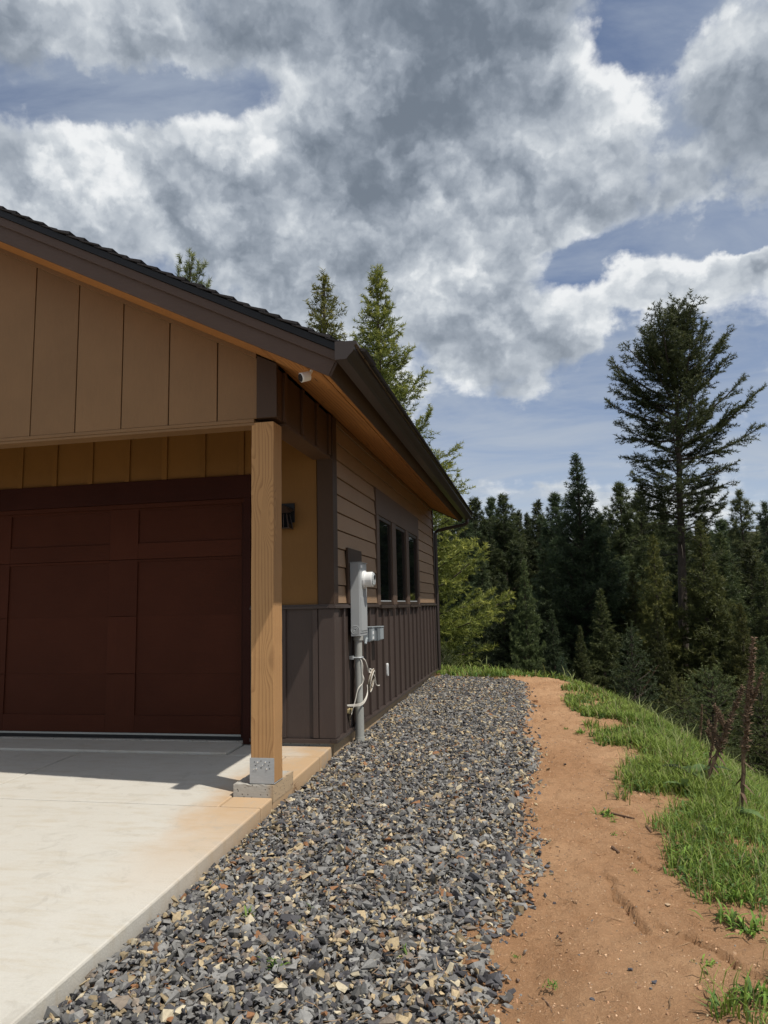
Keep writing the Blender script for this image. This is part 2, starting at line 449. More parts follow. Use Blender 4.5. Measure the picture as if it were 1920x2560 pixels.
def mat_tint(name, rough=0.8, spec=0.3, transl=0.0, noise=None, bmp=0.0, vary=False):
    """colour comes from the mesh's own per-piece tint"""
    g, b = newmat(name)
    at = g.new('ShaderNodeAttribute'); at.attribute_name = 'tint'; col = at.outputs['Color']
    p = pos(g)
    if vary:
        r_ = objrand(g); col = g.v('SCALE', col, scale=g.lin(r_, 0, 1, 0.72, 1.32)); col = g.mix(1.0, col, g.mix(g.m('FRACT', g.m('MULTIPLY', r_, 7.31)), (1.12, 1.0, 0.8), (0.86, 1.0, 1.14)), 'MULTIPLY')
    if noise:
        n = g.noise(p, noise, 5, 0.65); col = g.v('SCALE', col, scale=g.lin(n, 0.2, 0.8, 0.72, 1.28))
        if bmp: bump(g, b, n, bmp, 0.006)
    g.put(b.inputs['Base Color'], col); b.inputs['Roughness'].default_value = rough; b.inputs['Specular IOR Level'].default_value = spec
    if transl:
        t = g.new('ShaderNodeBsdfTranslucent'); g.put(t.inputs[0], col); mx = g.new('ShaderNodeMixShader'); mx.inputs[0].default_value = transl
        o = g.n['Material Output']; g.l.new(b.outputs[0], mx.inputs[1]); g.l.new(t.outputs[0], mx.inputs[2]); g.l.new(mx.outputs[0], o.inputs[0])


mat_tint('stone', 0.85, 0.3, noise=70, bmp=0.5)
mat_tint('leaf', 0.6, 0.3, transl=0.28)
mat_tint('needle', 0.55, 0.35, transl=0.36, vary=True)


def mat_bark(name, c1, c2):
    g, b = newmat(name); p = pos(g)
    n = g.noise(g.mapping(p, (1, 1, 0.25)), 22, 6, 0.7); k = g.noise(p, 3, 3, 0.6)
    g.put(b.inputs['Base Color'], g.mix(g.m('MULTIPLY', g.m('ADD', n, k), 0.5), c1, c2)); b.inputs['Roughness'].default_value = 0.95
    bump(g, b, n, 0.9, 0.03)


mat_bark('bark', (0.026, 0.019, 0.015), (0.095, 0.073, 0.055))
mat_bark('dead_bark', (0.12, 0.105, 0.085), (0.26, 0.23, 0.18))
mat_bark('mullein', (0.065, 0.038, 0.022), (0.21, 0.14, 0.085))


# ------------------------------------------------------------------ terrain
def vnoise(x, y, sc, seed):
    x = np.asarray(x, float) * sc; y = np.asarray(y, float) * sc
    xi = np.floor(x).astype(np.int64); yi = np.floor(y).astype(np.int64); fx = x - xi; fy = y - yi
    fx = fx * fx * (3 - 2 * fx); fy = fy * fy * (3 - 2 * fy)

    def h(a, b):
        n = (a * 374761393 + b * 668265263 + seed * 1442695041) & 0xFFFFFFFF
        n = ((n ^ (n >> 13)) * 1274126177) & 0xFFFFFFFF
        return ((n ^ (n >> 16)) & 0xFFFF) / 65535.0
    return (h(xi, yi) * (1 - fx) + h(xi + 1, yi) * fx) * (1 - fy) + (h(xi, yi + 1) * (1 - fx) + h(xi + 1, yi + 1) * fx) * fy


def fbm(x, y, sc, seed, octv=4):
    a, t, r = 0.5, 0.0, 0.0
    for i in range(octv):
        r = r + a * vnoise(x, y, sc * 2 ** i, seed + 17 * i); t += a; a *= 0.5
    return r / t - 0.5


RIM = np.array([(1.42, -40), (1.42, 8.5), (1.25, 10.8), (0.95, 12.6), (0.45, 14.0), (-0.6, 15.2), (-2.1, 16.3), (-6, 17.5), (-40, 21)])


def polydist(x, y, pts):
    best = np.full(np.shape(x), 1e9); sign = np.ones(np.shape(x))
    for (ax, ay), (bx, by) in zip(pts[:-1], pts[1:]):
        dx, dy = bx - ax, by - ay; t = np.clip(((x - ax) * dx + (y - ay) * dy) / (dx * dx + dy * dy), 0, 1)
        ex, ey = x - ax - t * dx, y - ay - t * dy; d = np.hypot(ex, ey)
        s = np.where(dx * (y - ay) - dy * (x - ax) < 0, 1.0, -1.0)
        sign = np.where(d < best, s, sign); best = np.minimum(best, d)
    return best * sign


def gz(x, y):
    """ground height: a level shelf round the house that falls away past its rim"""
    x = np.asarray(x, float); y = np.asarray(y, float)
    b = np.interp(y, [-40, 0, 2.5, 5.3, 6.9, 14, 17], [-2.0, -0.36, -0.275, -0.185, -0.145, -0.075, -0.12])
    s = np.maximum(polydist(x, y, RIM) + 0.3, 0)
    drop = 0.44 * 26 * (1 - np.exp(-(np.sqrt(s * s + 0.25) - 0.5) / 26)) + 0.55 * (1 - np.exp(-(s / 1.1) ** 2)) - 0.14 * np.maximum(s - 60, 0)
    u = fbm(x, y, 0.5, 3, 4) * 0.10 * np.clip(s + 0.25, 0.12, 1) + fbm(x, y, 0.12, 9, 3) * 1.2 * np.clip((s - 4) / 10, 0, 1)
    return b - drop + u


def gz1(x, y): return float(gz(np.array([x]), np.array([y]))[0])


def grid(name, xs, ys, zf, mat, kind='structure', smooth=True):
    X, Y = np.meshgrid(xs, ys); Z = zf(X, Y); n, k = X.shape
    V = np.stack([X, Y, Z], -1).reshape(-1, 3); i = np.arange(n * k).reshape(n, k)
    Fq = np.stack([i[:-1, :-1], i[:-1, 1:], i[1:, 1:], i[1:, :-1]], -1).reshape(-1, 4)
    return tag(obj(name, npmesh(name, V, Fq, smooth=smooth), mat), kind=kind)


xs = np.concatenate([np.linspace(-260, -30, 24)[:-1], np.linspace(-30, -4, 27)[:-1], np.arange(-4, 5, 0.2), np.linspace(5, 30, 36), np.linspace(30, 260, 24)[1:]])
ys = np.concatenate([np.linspace(-60, 0, 20)[:-1], np.arange(0, 18, 0.2), np.linspace(18, 60, 50), np.linspace(60, 400, 30)[1:]])
grid('ground', xs, ys, lambda x, y: gz(x, y) - 0.10 * np.clip((x + 2.4) / .4, 0, 1) * np.clip((1.25 - x) / .3, 0, 1) * np.clip((14.7 - y) / .5, 0, 1), 'soil')
tag(bpy.data.objects['ground'], 'brown hillside soil falling away past the rim of the yard', 'ground')


def Ledge(y): return np.interp(y, [2.2, 2.83, 3.5, 4.1, 4.87, 5.15, 5.95, 6.9, 7.3, 8.4, 10.1, 13.2, 14.5], [-.2, -.22, -.25, -.06, -.03, -.13, -.1, -.02, -.01, -.19, -.13, -.22, -.5])
def Redge(y): return np.interp(y, [2.2, 3.4, 4.25, 5, 5.45, 5.9, 7.05, 8.26, 9.6, 10.9, 13.36, 14.2], [.64, .69, .74, .75, .70, .58, .72, .66, .60, .44, .5, .1])


CR = [np.array([(.33, 4.36), (.35, 4.3), (.36, 4.1), (.40, 3.96), (.42, 3.87), (.46, 3.77)]), np.array([(.49, 3.83), (.55, 3.77), (.64, 3.71), (.72, 3.62), (.81, 3.48), (.88, 3.38)]),
      np.array([(.42, 4.83), (.51, 4.71), (.58, 4.58), (.67, 4.5), (.76, 4.37)]), np.array([(.50, 5.57), (.63, 5.49), (.74, 5.36)])]


def pathz(x, y):
    z = gz(x, y) + 0.006 + fbm(x, y, 2.2, 21, 4) * 0.035 + fbm(x, y, 13, 5, 4) * 0.034 + np.maximum(fbm(x, y, 34, 77, 3), 0.04) * 0.036
    wx = x + fbm(x, y, 14, 31, 3) * 0.05; wy = y + fbm(x, y, 14, 37, 3) * 0.05
    for c, a in zip(CR, (.85, .75, .5, .25)):
        d = polydist(wx, wy, c); ad = np.abs(d)
        z = z - a * 0.062 * np.exp(-((d - 0.002) / 0.009) ** 2) * (.45 + 1.1 * np.clip(fbm(x, y, 5, 66, 2) + .5, 0, 1)) + a * 0.012 * np.exp(-((d + 0.02) / 0.02) ** 2) - a * 0.006 * np.exp(-(ad / 0.14) ** 2) * np.tanh(d / 0.012)
    # scooped bank where the path meets the gravel close to the camera
    z = z - 0.05 * np.exp(-(((x + 0.08) / 0.16) ** 2 + ((y - 3.35) / 0.5) ** 2))
    z = z - 0.03 * np.clip((x - Redge(y) - 0.3) / 0.3, 0, 1) - 0.05 * np.clip((y - 14.3) / 0.5, 0, 1)
    return z


path = grid('dirt_path', np.arange(-0.5, 1.5, 0.018), np.concatenate([np.arange(1.6, 5.8, 0.015), np.arange(5.8, 14.9, 0.04)]), pathz, 'dirt')
tag(path, 'reddish bare dirt path running between the gravel strip and the grass', 'path')


def bedz(x, y): return gz(x, y) + 0.030 + fbm(x, y, 1.3, 55, 3) * 0.03 - 0.045 * np.clip((x - Ledge(y) + 0.25) / 0.25, 0, 1) - 0.03 * np.clip((x + 1.75) / -0.2, 0, 1)


g_, b_ = newmat('gravel_base'); b_.inputs['Roughness'].default_value = 1.0
g_.put(b_.inputs['Base Color'], g_.mix(g_.noise(pos(g_), 60, 4, 0.7), (0.02, 0.02, 0.022), (0.12, 0.10, 0.08)))
bed = grid('gravel_bed', np.linspace(-1.96, 0.0, 50), np.arange(1.5, 14.5, 0.1), lambda x, y: bedz(x, y) - 0.055 * np.clip((x - Ledge(y) + 0.1) / 0.1, 0, 1) - 0.1 * np.clip((y - 13.6 + 0.5 * (x + 1.9)) / 0.3, 0, 1), 'gravel_base')
tag(bed, 'strip of crushed grey and tan gravel between the wall and the dirt path', 'gravel')


# ------------------------------------------------------------------ crushed stones
def hull_protos(n, npts, seed, flat=0.62):
    rs = np.random.RandomState(seed); out = []
    for i in range(n):
        bm = bmesh.new()
        p = rs.normal(size=(npts, 3)); p /= np.linalg.norm(p, axis=1)[:, None]
        p *= (0.72 + 0.28 * rs.rand(npts, 1)); p *= np.array([1.0, 0.5 + 0.42 * rs.rand(), flat * (0.45 + 0.8 * rs.rand())])
        for q in p: bm.verts.new(q)
        r = bmesh.ops.convex_hull(bm, input=bm.verts)
        bmesh.ops.delete(bm, geom=[e for e in r['geom_interior'] if isinstance(e, bmesh.types.BMVert)], context='VERTS')
        bmesh.ops.triangulate(bm, faces=bm.faces); bm.verts.index_update()
        out.append((np.array([v.co[:] for v in bm.verts]), np.array([[v.index for v in f.verts] for f in bm.faces], np.int64))); bm.free()
    return out


PROTO = hull_protos(48, 9, 4)


def rotmats(rs, n, tilt):
    a = rs.rand(n) * 2 * np.pi; t = rs.normal(size=n) * tilt; p = rs.rand(n) * 2 * np.pi
    ca, sa = np.cos(a), np.sin(a); Rz = np.zeros((n, 3, 3)); Rz[:, 0, 0] = ca; Rz[:, 0, 1] = -sa; Rz[:, 1, 0] = sa; Rz[:, 1, 1] = ca; Rz[:, 2, 2] = 1
    k = np.stack([np.cos(p), np.sin(p), np.zeros(n)], 1); K = np.zeros((n, 3, 3))
    K[:, 0, 2] = k[:, 1]; K[:, 1, 2] = -k[:, 0]; K[:, 2, 0] = -k[:, 1]; K[:, 2, 1] = k[:, 0]
    I = np.eye(3)[None]; Rt = I + np.sin(t)[:, None, None] * K + (1 - np.cos(t))[:, None, None] * (K @ K)
    return Rt @ Rz


def stone_colours(rs, n, warm=0.26):
    c = np.zeros((n, 3)); k = rs.rand(n); v = rs.rand(n, 1)
    grey = np.array([0.182, 0.178, 0.167]) + (v - 0.5) * np.array([0.17, 0.168, 0.158])
    dark = np.array([0.078, 0.076, 0.080]) * (0.7 + 0.6 * v); tan = np.array([0.37, 0.29, 0.175]) * (0.62 + 0.75 * v)
    rust = np.array([0.25, 0.125, 0.06]) * (0.7 + 0.6 * v); pale = np.array([0.46, 0.40, 0.28]) * (0.75 + 0.45 * v); gb = np.array([0.23, 0.19, 0.15]) * (0.7 + 0.6 * v)
    c[:] = grey; c = np.where((k < 0.22)[:, None], dark, c); e = 1 - warm
    c = np.where((k > e)[:, None], tan, c); c = np.where((k > e + warm * .5)[:, None], gb, c); c = np.where((k > e + warm * .74)[:, None], pale, c); c = np.where((k > e + warm * .9)[:, None], rust, c)
    return np.clip(c, 0.012, 1)


def stones_arrays(P, S, Rm, which, C):
    Vs, Fs, Ts, o = [], [], [], 0
    for k, (pv, pf) in enumerate(PROTO):
        idx = np.where(which == k)[0]
        if not len(idx): continue
        v = np.einsum('nij,vj->nvi', Rm[idx], pv) * S[idx][:, None, None] + P[idx][:, None, :]
        f = pf[None] + (np.arange(len(idx)) * len(pv))[:, None, None] + o
        Vs.append(v.reshape(-1, 3)); Fs.append(f.reshape(-1, 3)); Ts.append(np.repeat(C[idx], len(pv), 0)); o += len(idx) * len(pv)
    return np.concatenate(Vs), np.concatenate(Fs), np.concatenate(Ts)


def make_gravel():
    rs = np.random.RandomState(11); n = 82000
    Y = 1.7 + (14.2 - 1.7) * rs.rand(n); X = -1.94 + (0.12 + 1.94) * rs.rand(n)
    over = X - (Ledge(Y) + fbm(X, Y, 6, 91, 3) * 0.12); ym = 13.75 - 0.35 * (X + 1.9) + fbm(X, Y, 3, 92, 3) * 0.5
    keep = ((over < 0) | (rs.rand(n) < 0.35 * np.exp(-np.maximum(over, 0) / 0.035))) & (Y < ym)
    X, Y = X[keep], Y[keep]; n = len(X)
    S = np.clip(np.exp(rs.normal(size=n) * 0.42) * 0.0198, 0.008, 0.050)
    Z = bedz(X, Y) + rs.rand(n) * 0.030 + S * 0.10
    Z = np.where(X > Ledge(Y) - 0.03, np.maximum(pathz(X, Y), bedz(X, Y)) + S * 0.25, Z)
    P = np.stack([X, Y, Z], 1); Rm = rotmats(rs, n, 0.65); wh = rs.randint(0, len(PROTO), n); C = stone_colours(rs, n)
    # the 300 stones that show largest are parts of their own
    vis = (Y > 2.55) & (Z - bedz(X, Y) > 0.016)
    score = np.where(vis, S / np.hypot(X, Y), 0); top = np.argsort(-score)[:300]; rest = np.ones(n, bool); rest[top] = False
    for i in top:
        pv, pf = PROTO[wh[i]]
        o = obj('stone', npmesh('stone', (pv @ Rm[i].T) * S[i], pf, np.repeat(C[i][None], len(pv), 0)), 'stone', bed)
        o.location = P[i]
    V, Fc, T = stones_arrays(P[rest], S[rest], Rm[rest], wh[rest], C[rest])
    tag(obj('loose_gravel', npmesh('loose_gravel', V, Fc, T), 'stone', bed), kind='stuff')
    # grit and pebbles scattered on the dirt
    n = 9000; Y = 1.9 + 12 * rs.rand(n) ** 1.5; X = -0.3 + 1.5 * rs.rand(n); k = (X > Ledge(Y) - .02) & (X < Redge(Y) + .25); X, Y = X[k], Y[k]; n = len(X)
    S = np.clip(np.exp(rs.normal(size=n) * 0.5) * 0.0036, 0.0016, 0.013); Z = pathz(X, Y) + S * 0.2
    C = np.where((rs.rand(n) < 0.72)[:, None], np.array([0.55, 0.37, 0.23]) * (0.5 + 0.8 * rs.rand(n, 1)), stone_colours(rs, n))
    V, Fc, T = stones_arrays(np.stack([X, Y, Z], 1), S, rotmats(rs, n, 0.5), rs.randint(0, len(PROTO), n), C)
    tag(obj('grit', npmesh('grit', V, Fc, T), 'stone', path), kind='stuff')
    n = 7000; Y = 1.9 + 11.5 * rs.rand(n) ** 1.4; X = -0.35 + 1.7 * rs.rand(n); k = (X > Ledge(Y) - .05) & (X < Redge(Y) + .5) & (fbm(X, Y, 3, 8, 3) + .25 * rs.rand(n) > .05); X, Y = X[k], Y[k]; n = len(X)
    S = np.clip(np.exp(rs.normal(size=n) * 0.5) * 0.0062, 0.003, 0.019); Z = pathz(X, Y) - S * 0.05; C = np.array([0.43, 0.25, 0.14]) * (0.55 + 0.75 * rs.rand(n, 1))
    V, Fc, T = stones_arrays(np.stack([X, Y, Z], 1), S, rotmats(rs, n, 0.7), rs.randint(0, len(PROTO), n), C)
    tag(obj('clods', npmesh('clods', V, Fc, T), 'stone', path), kind='stuff')
    n = 900; Y = 2.2 + 8 * rs.rand(n) ** 1.3; X = -1.9 + 2.9 * rs.rand(n); k = (X < Redge(Y)); X, Y = X[k], Y[k]; n = len(X); a = rs.rand(n) * 6.28; L = .03 + .07 * rs.rand(n) ** 2; wd = .0012 + .0012 * rs.rand(n)
    Z = np.where(X < Ledge(Y), bedz(X, Y) + .042, pathz(X, Y) + .004); d = np.stack([np.cos(a), np.sin(a), rs.normal(size=n) * .15], 1); w_ = np.stack([-np.sin(a), np.cos(a), np.zeros(n)], 1); Pm = np.stack([X, Y, Z], 1); kink = w_ * (rs.normal(size=n) * .12 * L)[:, None]
    q = [Pm - d * L[:, None] / 2 - w_ * wd[:, None], Pm - d * L[:, None] / 2 + w_ * wd[:, None], Pm + kink + w_ * wd[:, None], Pm + kink - w_ * wd[:, None], Pm + d * L[:, None] / 2]
    o5 = (np.arange(n) * 5)[:, None]; Fl = np.concatenate([o5 + np.array([[0, 1, 2]]), o5 + np.array([[0, 2, 3]]), o5 + np.array([[3, 2, 4]])]); C = np.array([.34, .22, .12]) * (.4 + .9 * rs.rand(n, 1))
    tag(obj('fallen_needles', npmesh('fallen_needles', np.stack(q, 1).reshape(-1, 3), Fl, np.repeat(C, 5, 0)), 'stone', bed), kind='stuff')
    # loose rocks one can point to on the path
    for px, py, s, c in [(1313, 2262, .036, (.46, .30, .15)), (1369, 2167, .026, (.10, .10, .11)), (1413, 1911, .024, (.05, .05, .055)), (1520, 1984, .022, (.05, .05, .05)), (1640, 2225, .016, (.19, .12, .07)), (1670, 2263, .018, (.42, .30, .19)),
                         (1582, 2160, .017, (.48, .36, .24)), (1394, 2342, .014, (.05, .05, .05)), (1576, 2425, .016, (.08, .08, .09)), (1636, 2459, .022, (.08, .08, .09)), (1835, 2388, .018, (.46, .30, .18)), (1295, 2452, .020, (.17, .12, .09)), (1386, 2259, .015, (.06, .05, .05)),
                         (1266, 2500, .026, (.38, .30, .20)), (1386, 2198, .011, (.07, .07, .08)), (1600, 2360, .012, (.40, .30, .2)), (1668, 2328, .015, (.42, .31, .19)), (1340, 2080, .02, (.09, .09, .1)), (1480, 2499, .018, (.09, .09, .10))]:
        p = at_z(px, py, -0.22); p.z = float(pathz(np.array([p.x]), np.array([p.y]))[0]); p = at_z(px, py, p.z)
        k = rs.randint(len(PROTO)); pv, pf = PROTO[k]; pv = pv @ rotmats(rs, 1, 0.25)[0].T
        o = obj('stone', npmesh('stone', pv * s, pf, np.repeat(np.array([c]), len(pv), 0)), 'stone', path); o.location = (p.x, p.y, p.z + s * 0.18)


make_gravel()


# ------------------------------------------------------------------ concrete
def slabz(y): return -0.03 - 0.0395 * (6.9 - y)


def slab_piece(name, x0, x1, y0, y1, parent, mat='concrete', thick=0.16, lift=0.0):
    b = MB(); gp = 0.005
    x0 += gp; x1 -= gp; y0 += gp; y1 -= gp
    z0, z1 = slabz(y0) + lift, slabz(y1) + lift
    b.poly([(x0, y0, z0 - thick), (x1, y0, z0 - thick), (x1, y1, z1 - thick), (x0, y1, z1 - thick), (x0, y0, z0), (x1, y0, z0), (x1, y1, z1), (x0, y1, z1)],
           [(0, 3, 2, 1), (4, 5, 6, 7), (0, 1, 5, 4), (1, 2, 6, 5), (2, 3, 7, 6), (3, 0, 4, 7)])
    return obj(name, b, mat, parent, bevel=0.012)


SX = -1.975
slab = MB()
slab.poly([(-9.4, -3, slabz(-3) - .03), (SX - .03, -3, slabz(-3) - .03), (SX - .03, 6.9, slabz(6.9) - .03), (-9.4, 6.9, slabz(6.9) - .03), (-9.4, -3, slabz(-3) - .3), (SX - .03, -3, slabz(-3) - .3), (SX - .03, 6.9, slabz(6.9) - .3), (-9.4, 6.9, slabz(6.9) - .3)],
          [(0, 1, 2, 3), (7, 6, 5, 4), (0, 4, 5, 1), (1, 5, 6, 2), (2, 6, 7, 3), (3, 7, 4, 0)])
slab = tag(obj('concrete_slab', slab, 'rough_concrete'), 'pale concrete driveway slab in front of the garage door', 'slab', kind='structure')
for x0, x1, y0, y1 in [(-9.4, -4.42, 5.06, 6.52), (-4.42, -2.305, 5.06, 6.52), (-2.305, SX, 5.30, 6.52), (-2.895, SX, 6.52, 6.93), (-2.305, SX, 5.06, 5.30), (-9.4, SX, -3, 5.06)]:
    slab_piece('slab_panel', x0, x1, y0, y1, slab)
slab_piece('door_threshold', -8.4, -2.898, 6.52, 7.15, slab, lift=0.018)


# ------------------------------------------------------------------ the house
house = thing('house', 'brown garage building with board siding, timber porch post and dark shingled roof', 'house', (-5.33, 10.5, 0.0))
XW, YC, YE = -1.945, 6.93, 14.58
TH = math.atan(0.5); CO, SI = math.cos(TH), math.sin(TH); OX, OZ, RX = -1.385, 3.0, -5.33


def bx(name, mat, *a, parent=house, bevel=0.0): return obj(name, MB().box(*a), mat, parent, bevel)


def slope(u, w): return (OX + u * CO + w * SI, OZ - u * SI + w * CO)
def uridge(w): return (RX - OX - w * SI) / CO


def rprism(name, mat, poly, y0, y1, parent=house, mirror=False, bevel=0.0):
    p = [slope(u, w) for u, w in poly]
    if mirror: p = [(2 * RX - x, z) for x, z in p]
    return obj(name, MB().ext([(x, y0, z) for x, z in p], (0, y1 - y0, 0)), mat, parent, bevel)


def bar(w0, w1, u1, u0=None):
    return [(uridge(w0) if u0 is None else u0, w0), (u1, w0), (u1, w1), (uridge(w1) if u0 is None else u0, w1)]


def build_roof():
    for mir in (False, True):
        rprism('rake_fascia', 'fascia', bar(0, .132, 0), 4.87, 4.892, mirror=mir, bevel=.003)
        rprism('rake_trim', 'fascia', bar(.12, .186, .022), 4.848, 4.869, mirror=mir, bevel=.003)
        rprism('drip_edge', 'black', bar(.187, .236, .05), 4.834, 4.868, mirror=mir)
        dk = rprism('roof_deck', 'black', bar(.135, .236, .03), 4.893, 14.64, mirror=mir)
        rprism('soffit_board', 'rake_wood', bar(.02, .036, -.64), 4.893, 5.085, mirror=mir)
        rprism('soffit_board', 'rake_wood', bar(.02, .036, -.64), 5.09, 5.30, mirror=mir)
        rprism('soffit_board', 'soffit_wood', bar(.02, .036, -.115, -.66), 4.893, 14.60, mirror=mir)
        rprism('soffit_board', 'soffit_wood', bar(.02, .036, -.002, -.098), 4.893, 14.60, mirror=mir)
        rprism('soffit_vent', 'black', bar(.03, .045, -.095, -.12), 4.893, 14.60, mirror=mir)
        rprism('eave_fascia', 'trim_h', [(0.001, 0), (.022, 0), (.022, .14), (.001, .14)], 4.872, 14.64, mirror=mir, bevel=.003)
        rprism('rear_fascia', 'fascia', bar(.001, .13, 0), 14.605, 14.63, mirror=mir)
        rs = random.Random(5); u = -4.72; k = 0
        while u < 0.0:
            u1 = u + 0.19; lo = .238
            for (y0, y1, nm) in ((4.822, 5.16, 'shingle'), (5.165, 14.66, 'shingle_course')):
                j = rs.uniform(-.012, .012) if nm == 'shingle' else 0; jw = rs.uniform(0, .007) if nm == 'shingle' else 0
                th = .014 + (rs.uniform(0, .012) if nm == 'shingle' else .004)
                rprism(nm, 'shingle', [(u + .015, lo), (u1 + j, lo + .010 + jw), (u1 + j, lo + .010 + th + jw), (u + .015, lo + .006)], y0 - rs.uniform(0, .012), y1, mirror=mir, parent=dk)
            u += 0.143; k += 1
    bx('ridge_cap', 'shingle', RX - .16, RX + .16, 4.82, 14.66, 5.18, 5.262)


build_roof()


def build_gutter():
    sec = [(-1.285, 3.185), (-1.285, 3.055), (-1.205, 3.055), (-1.190, 3.075), (-1.165, 3.098), (-1.148, 3.12), (-1.148, 3.15), (-1.128, 3.16), (-1.128, 3.178), (-1.15, 3.178),
           (-1.15, 3.174), (-1.132, 3.174), (-1.132, 3.163), (-1.152, 3.153), (-1.152, 3.121), (-1.168, 3.101), (-1.193, 3.079), (-1.207, 3.059), (-1.281, 3.059), (-1.281, 3.185)]
    gt = obj('gutter', MB().ext([(x, 4.70, z) for x, z in sec], (0, 10.05, -.03)), 'gutter', house)
    out = [(-1.287, 3.187), (-1.287, 3.053), (-1.204, 3.053), (-1.188, 3.074), (-1.163, 3.097), (-1.146, 3.119), (-1.146, 3.149), (-1.126, 3.159), (-1.126, 3.180)]
    obj('end_cap', MB().ext([(x, 4.694, z) for x, z in out], (0, .008, 0)), 'gutter', gt)
    obj('end_cap', MB().ext([(x, 14.748, z - .03) for x, z in out], (0, .008, 0)), 'gutter', gt)
    for k in range(12):
        y = 5.0 + .83 * k; zz = -.03 * (y - 4.7) / 10.05
        obj('hanger', MB().box(-1.312, -1.135, y, y + .02, 3.150 + zz, 3.156 + zz), 'gutter', gt)
    b = MB().tube([(-1.225, 14.52, 3.05), (-1.225, 14.52, 2.985), (-1.235, 14.525, 2.955), (-1.27, 14.535, 2.935), (-1.83, 14.585, 2.84), (-1.87, 14.61, 2.825), (-1.905, 14.635, 2.79), (-1.905, 14.635, 0.0)], .036, 10)
    obj('downspout', b, 'gutter', house, smooth=False)


build_gutter()


def build_walls():
    # backing walls (hidden behind the cladding)
    bx('wall_frame', 'black', -2.16, -1.985, YC + .04, YE - .03, .0, 3.27)
    bx('wall_frame', 'trim', -8.72, -8.52, YC + .04, YE - .03, -.4, 3.27)
    bx('wall_frame', 'trim', -8.70, -2.17, YE - .2, YE - .03, -.4, 3.36)
    obj('wall_frame', MB().ext([(-8.52, YE - .18, 3.36), (-2.16, YE - .18, 3.36), (RX, YE - .18, 4.95)], (0, .14, 0)), 'siding_v', house)
    bx('wall_frame', 'trim', -8.52, -2.165, YC + .045, YC + .16, 2.56, 3.40)
    bx('foundation', 'rough_concrete', -8.72, -1.965, YC + .02, YE - .02, -.7, -.002)
    bx('porch_ceiling', 'soffit_wood', -8.5, -2.14, 5.51, YC + .03, 3.36, 3.375)
    # lap planks on the long side wall
    zs = [1.347, 1.535, 1.725, 1.916, 2.109, 2.295, 2.483, 2.669, 2.855, 3.04, 3.225, 3.30]
    rs = random.Random(3)
    for i in range(len(zs) - 1):
        z0, z1 = zs[i], zs[i + 1]
        segs = [(7.072, 8.985), (12.525, 14.498)] if z1 < 2.7 else ([(7.072, 8.965), (12.525, 14.498)] if z1 < 2.86 else [(7.072, 10.6), (10.604, 14.498)])
        for y0, y1 in segs:
            tp = min(z1 - .001, 3.30)
            obj('siding_plank', MB().ext([(-1.984, y0, z0 + .009), (XW + .002, y0, z0 + .009), (XW - .014, y0, tp), (-1.984, y0, tp)], (0, y1 - y0, 0)), 'siding_h', house)
    bx('corner_board', 'trim', -2.10, XW + .012, YC - .022, 7.07, 1.346, 3.28, bevel=.003)
    bx('corner_board', 'trim', -2.02, XW + .012, 14.50, YE, 1.346, 3.26, bevel=.003)
    bx('corner_board', 'wainscot', -2.10, XW + .012, YC - .022, 7.07, .045, 1.30, bevel=.003)
    bx('corner_board', 'wainscot', -2.02, XW + .012, 14.50, YE, .045, 1.30, bevel=.003)
    # wainscot boards and battens, long side
    ed = [7.072] + [7.30 + .405 * k for k in range(18)] + [14.498]
    for a, b in zip(ed[:-1], ed[1:]):
        bx('wainscot_board', 'wainscot', -1.985, XW - .012, a + .001, b - .001, .042, 1.302)
    for y in ed[1:-1]:
        bx('batten', 'wainscot', XW - .013, XW + .016, y - .024, y + .024, .044, 1.300, bevel=.003)
    bx('belly_band', 'metal_trim', -1.985, XW + .034, YC - .045, 8.99, 1.303, 1.330, bevel=.003)
    bx('belly_band', 'metal_trim', -1.985, XW + .034, 12.53, YE + .012, 1.303, 1.330, bevel=.003)
    bx('belly_band', 'metal_trim', -1.985, XW + .020, YC - .032, 8.99, 1.3305, 1.346)
    bx('belly_band', 'metal_trim', -1.985, XW + .020, 12.53, YE + .012, 1.3305, 1.346)
    bx('base_flashing', 'metal_trim', -1.985, XW + .032, YC - .04, YE, .004, .040, bevel=.003)
    # windows
    bx('window_head', 'window_trim', -1.985, XW + .016, 8.97, 12.52, 2.512, 2.853, bevel=.002)
    for y0, y1 in ((8.99, 9.16), (10.04, 10.33), (11.20, 11.46), (12.37, 12.52)):
        bx('window_jamb', 'window_trim', -1.985, XW + .014, y0, y1, 1.33, 2.510, bevel=.002)
    for y0, y1 in ((9.162, 10.038), (10.332, 11.198), (11.462, 12.368)):
        wn = bx('window', 'black', -1.985, -1.978, y0, y1, 1.33, 2.51)
        f = MB(); t = .045; xa, xb = -1.978, XW - .002
        f.box(xa, xb, y0, y1, 2.51 - t, 2.509).box(xa, xb, y0, y1, 1.331, 1.33 + t).box(xa, xb, y0, y0 + t, 1.33 + t, 2.51 - t).box(xa, xb, y1 - t, y1, 1.33 + t, 2.51 - t)
        obj('frame', f, 'bronze', wn)
        obj('pane', MB().box(-1.9775, -1.966, y0 + t, y1 - t, 1.33 + t, 2.51 - t), 'glass', wn)
        obj('sill', MB().box(-1.985, XW + .045, y0 - .075, y1 + .045, 1.285, 1.325), 'metal_trim', wn, bevel=.003)
        obj('glazing_bead', MB().box(-1.9655, XW - .012, y0 + t, y1 - t, 1.33 + t, 1.345 + t), 'grey_metal', wn)
    # garage front, set back under the porch
    px = [119, 305, 499, 699, 902, 1110, 1320]
    cx = [at_y(x * .4581, 1165, YC).x for x in px]; st = (cx[-1] - cx[0]) / 6
    allc = [cx[0] - st * k for k in range(8, 0, -1)] + cx + [cx[-1] + st, ]
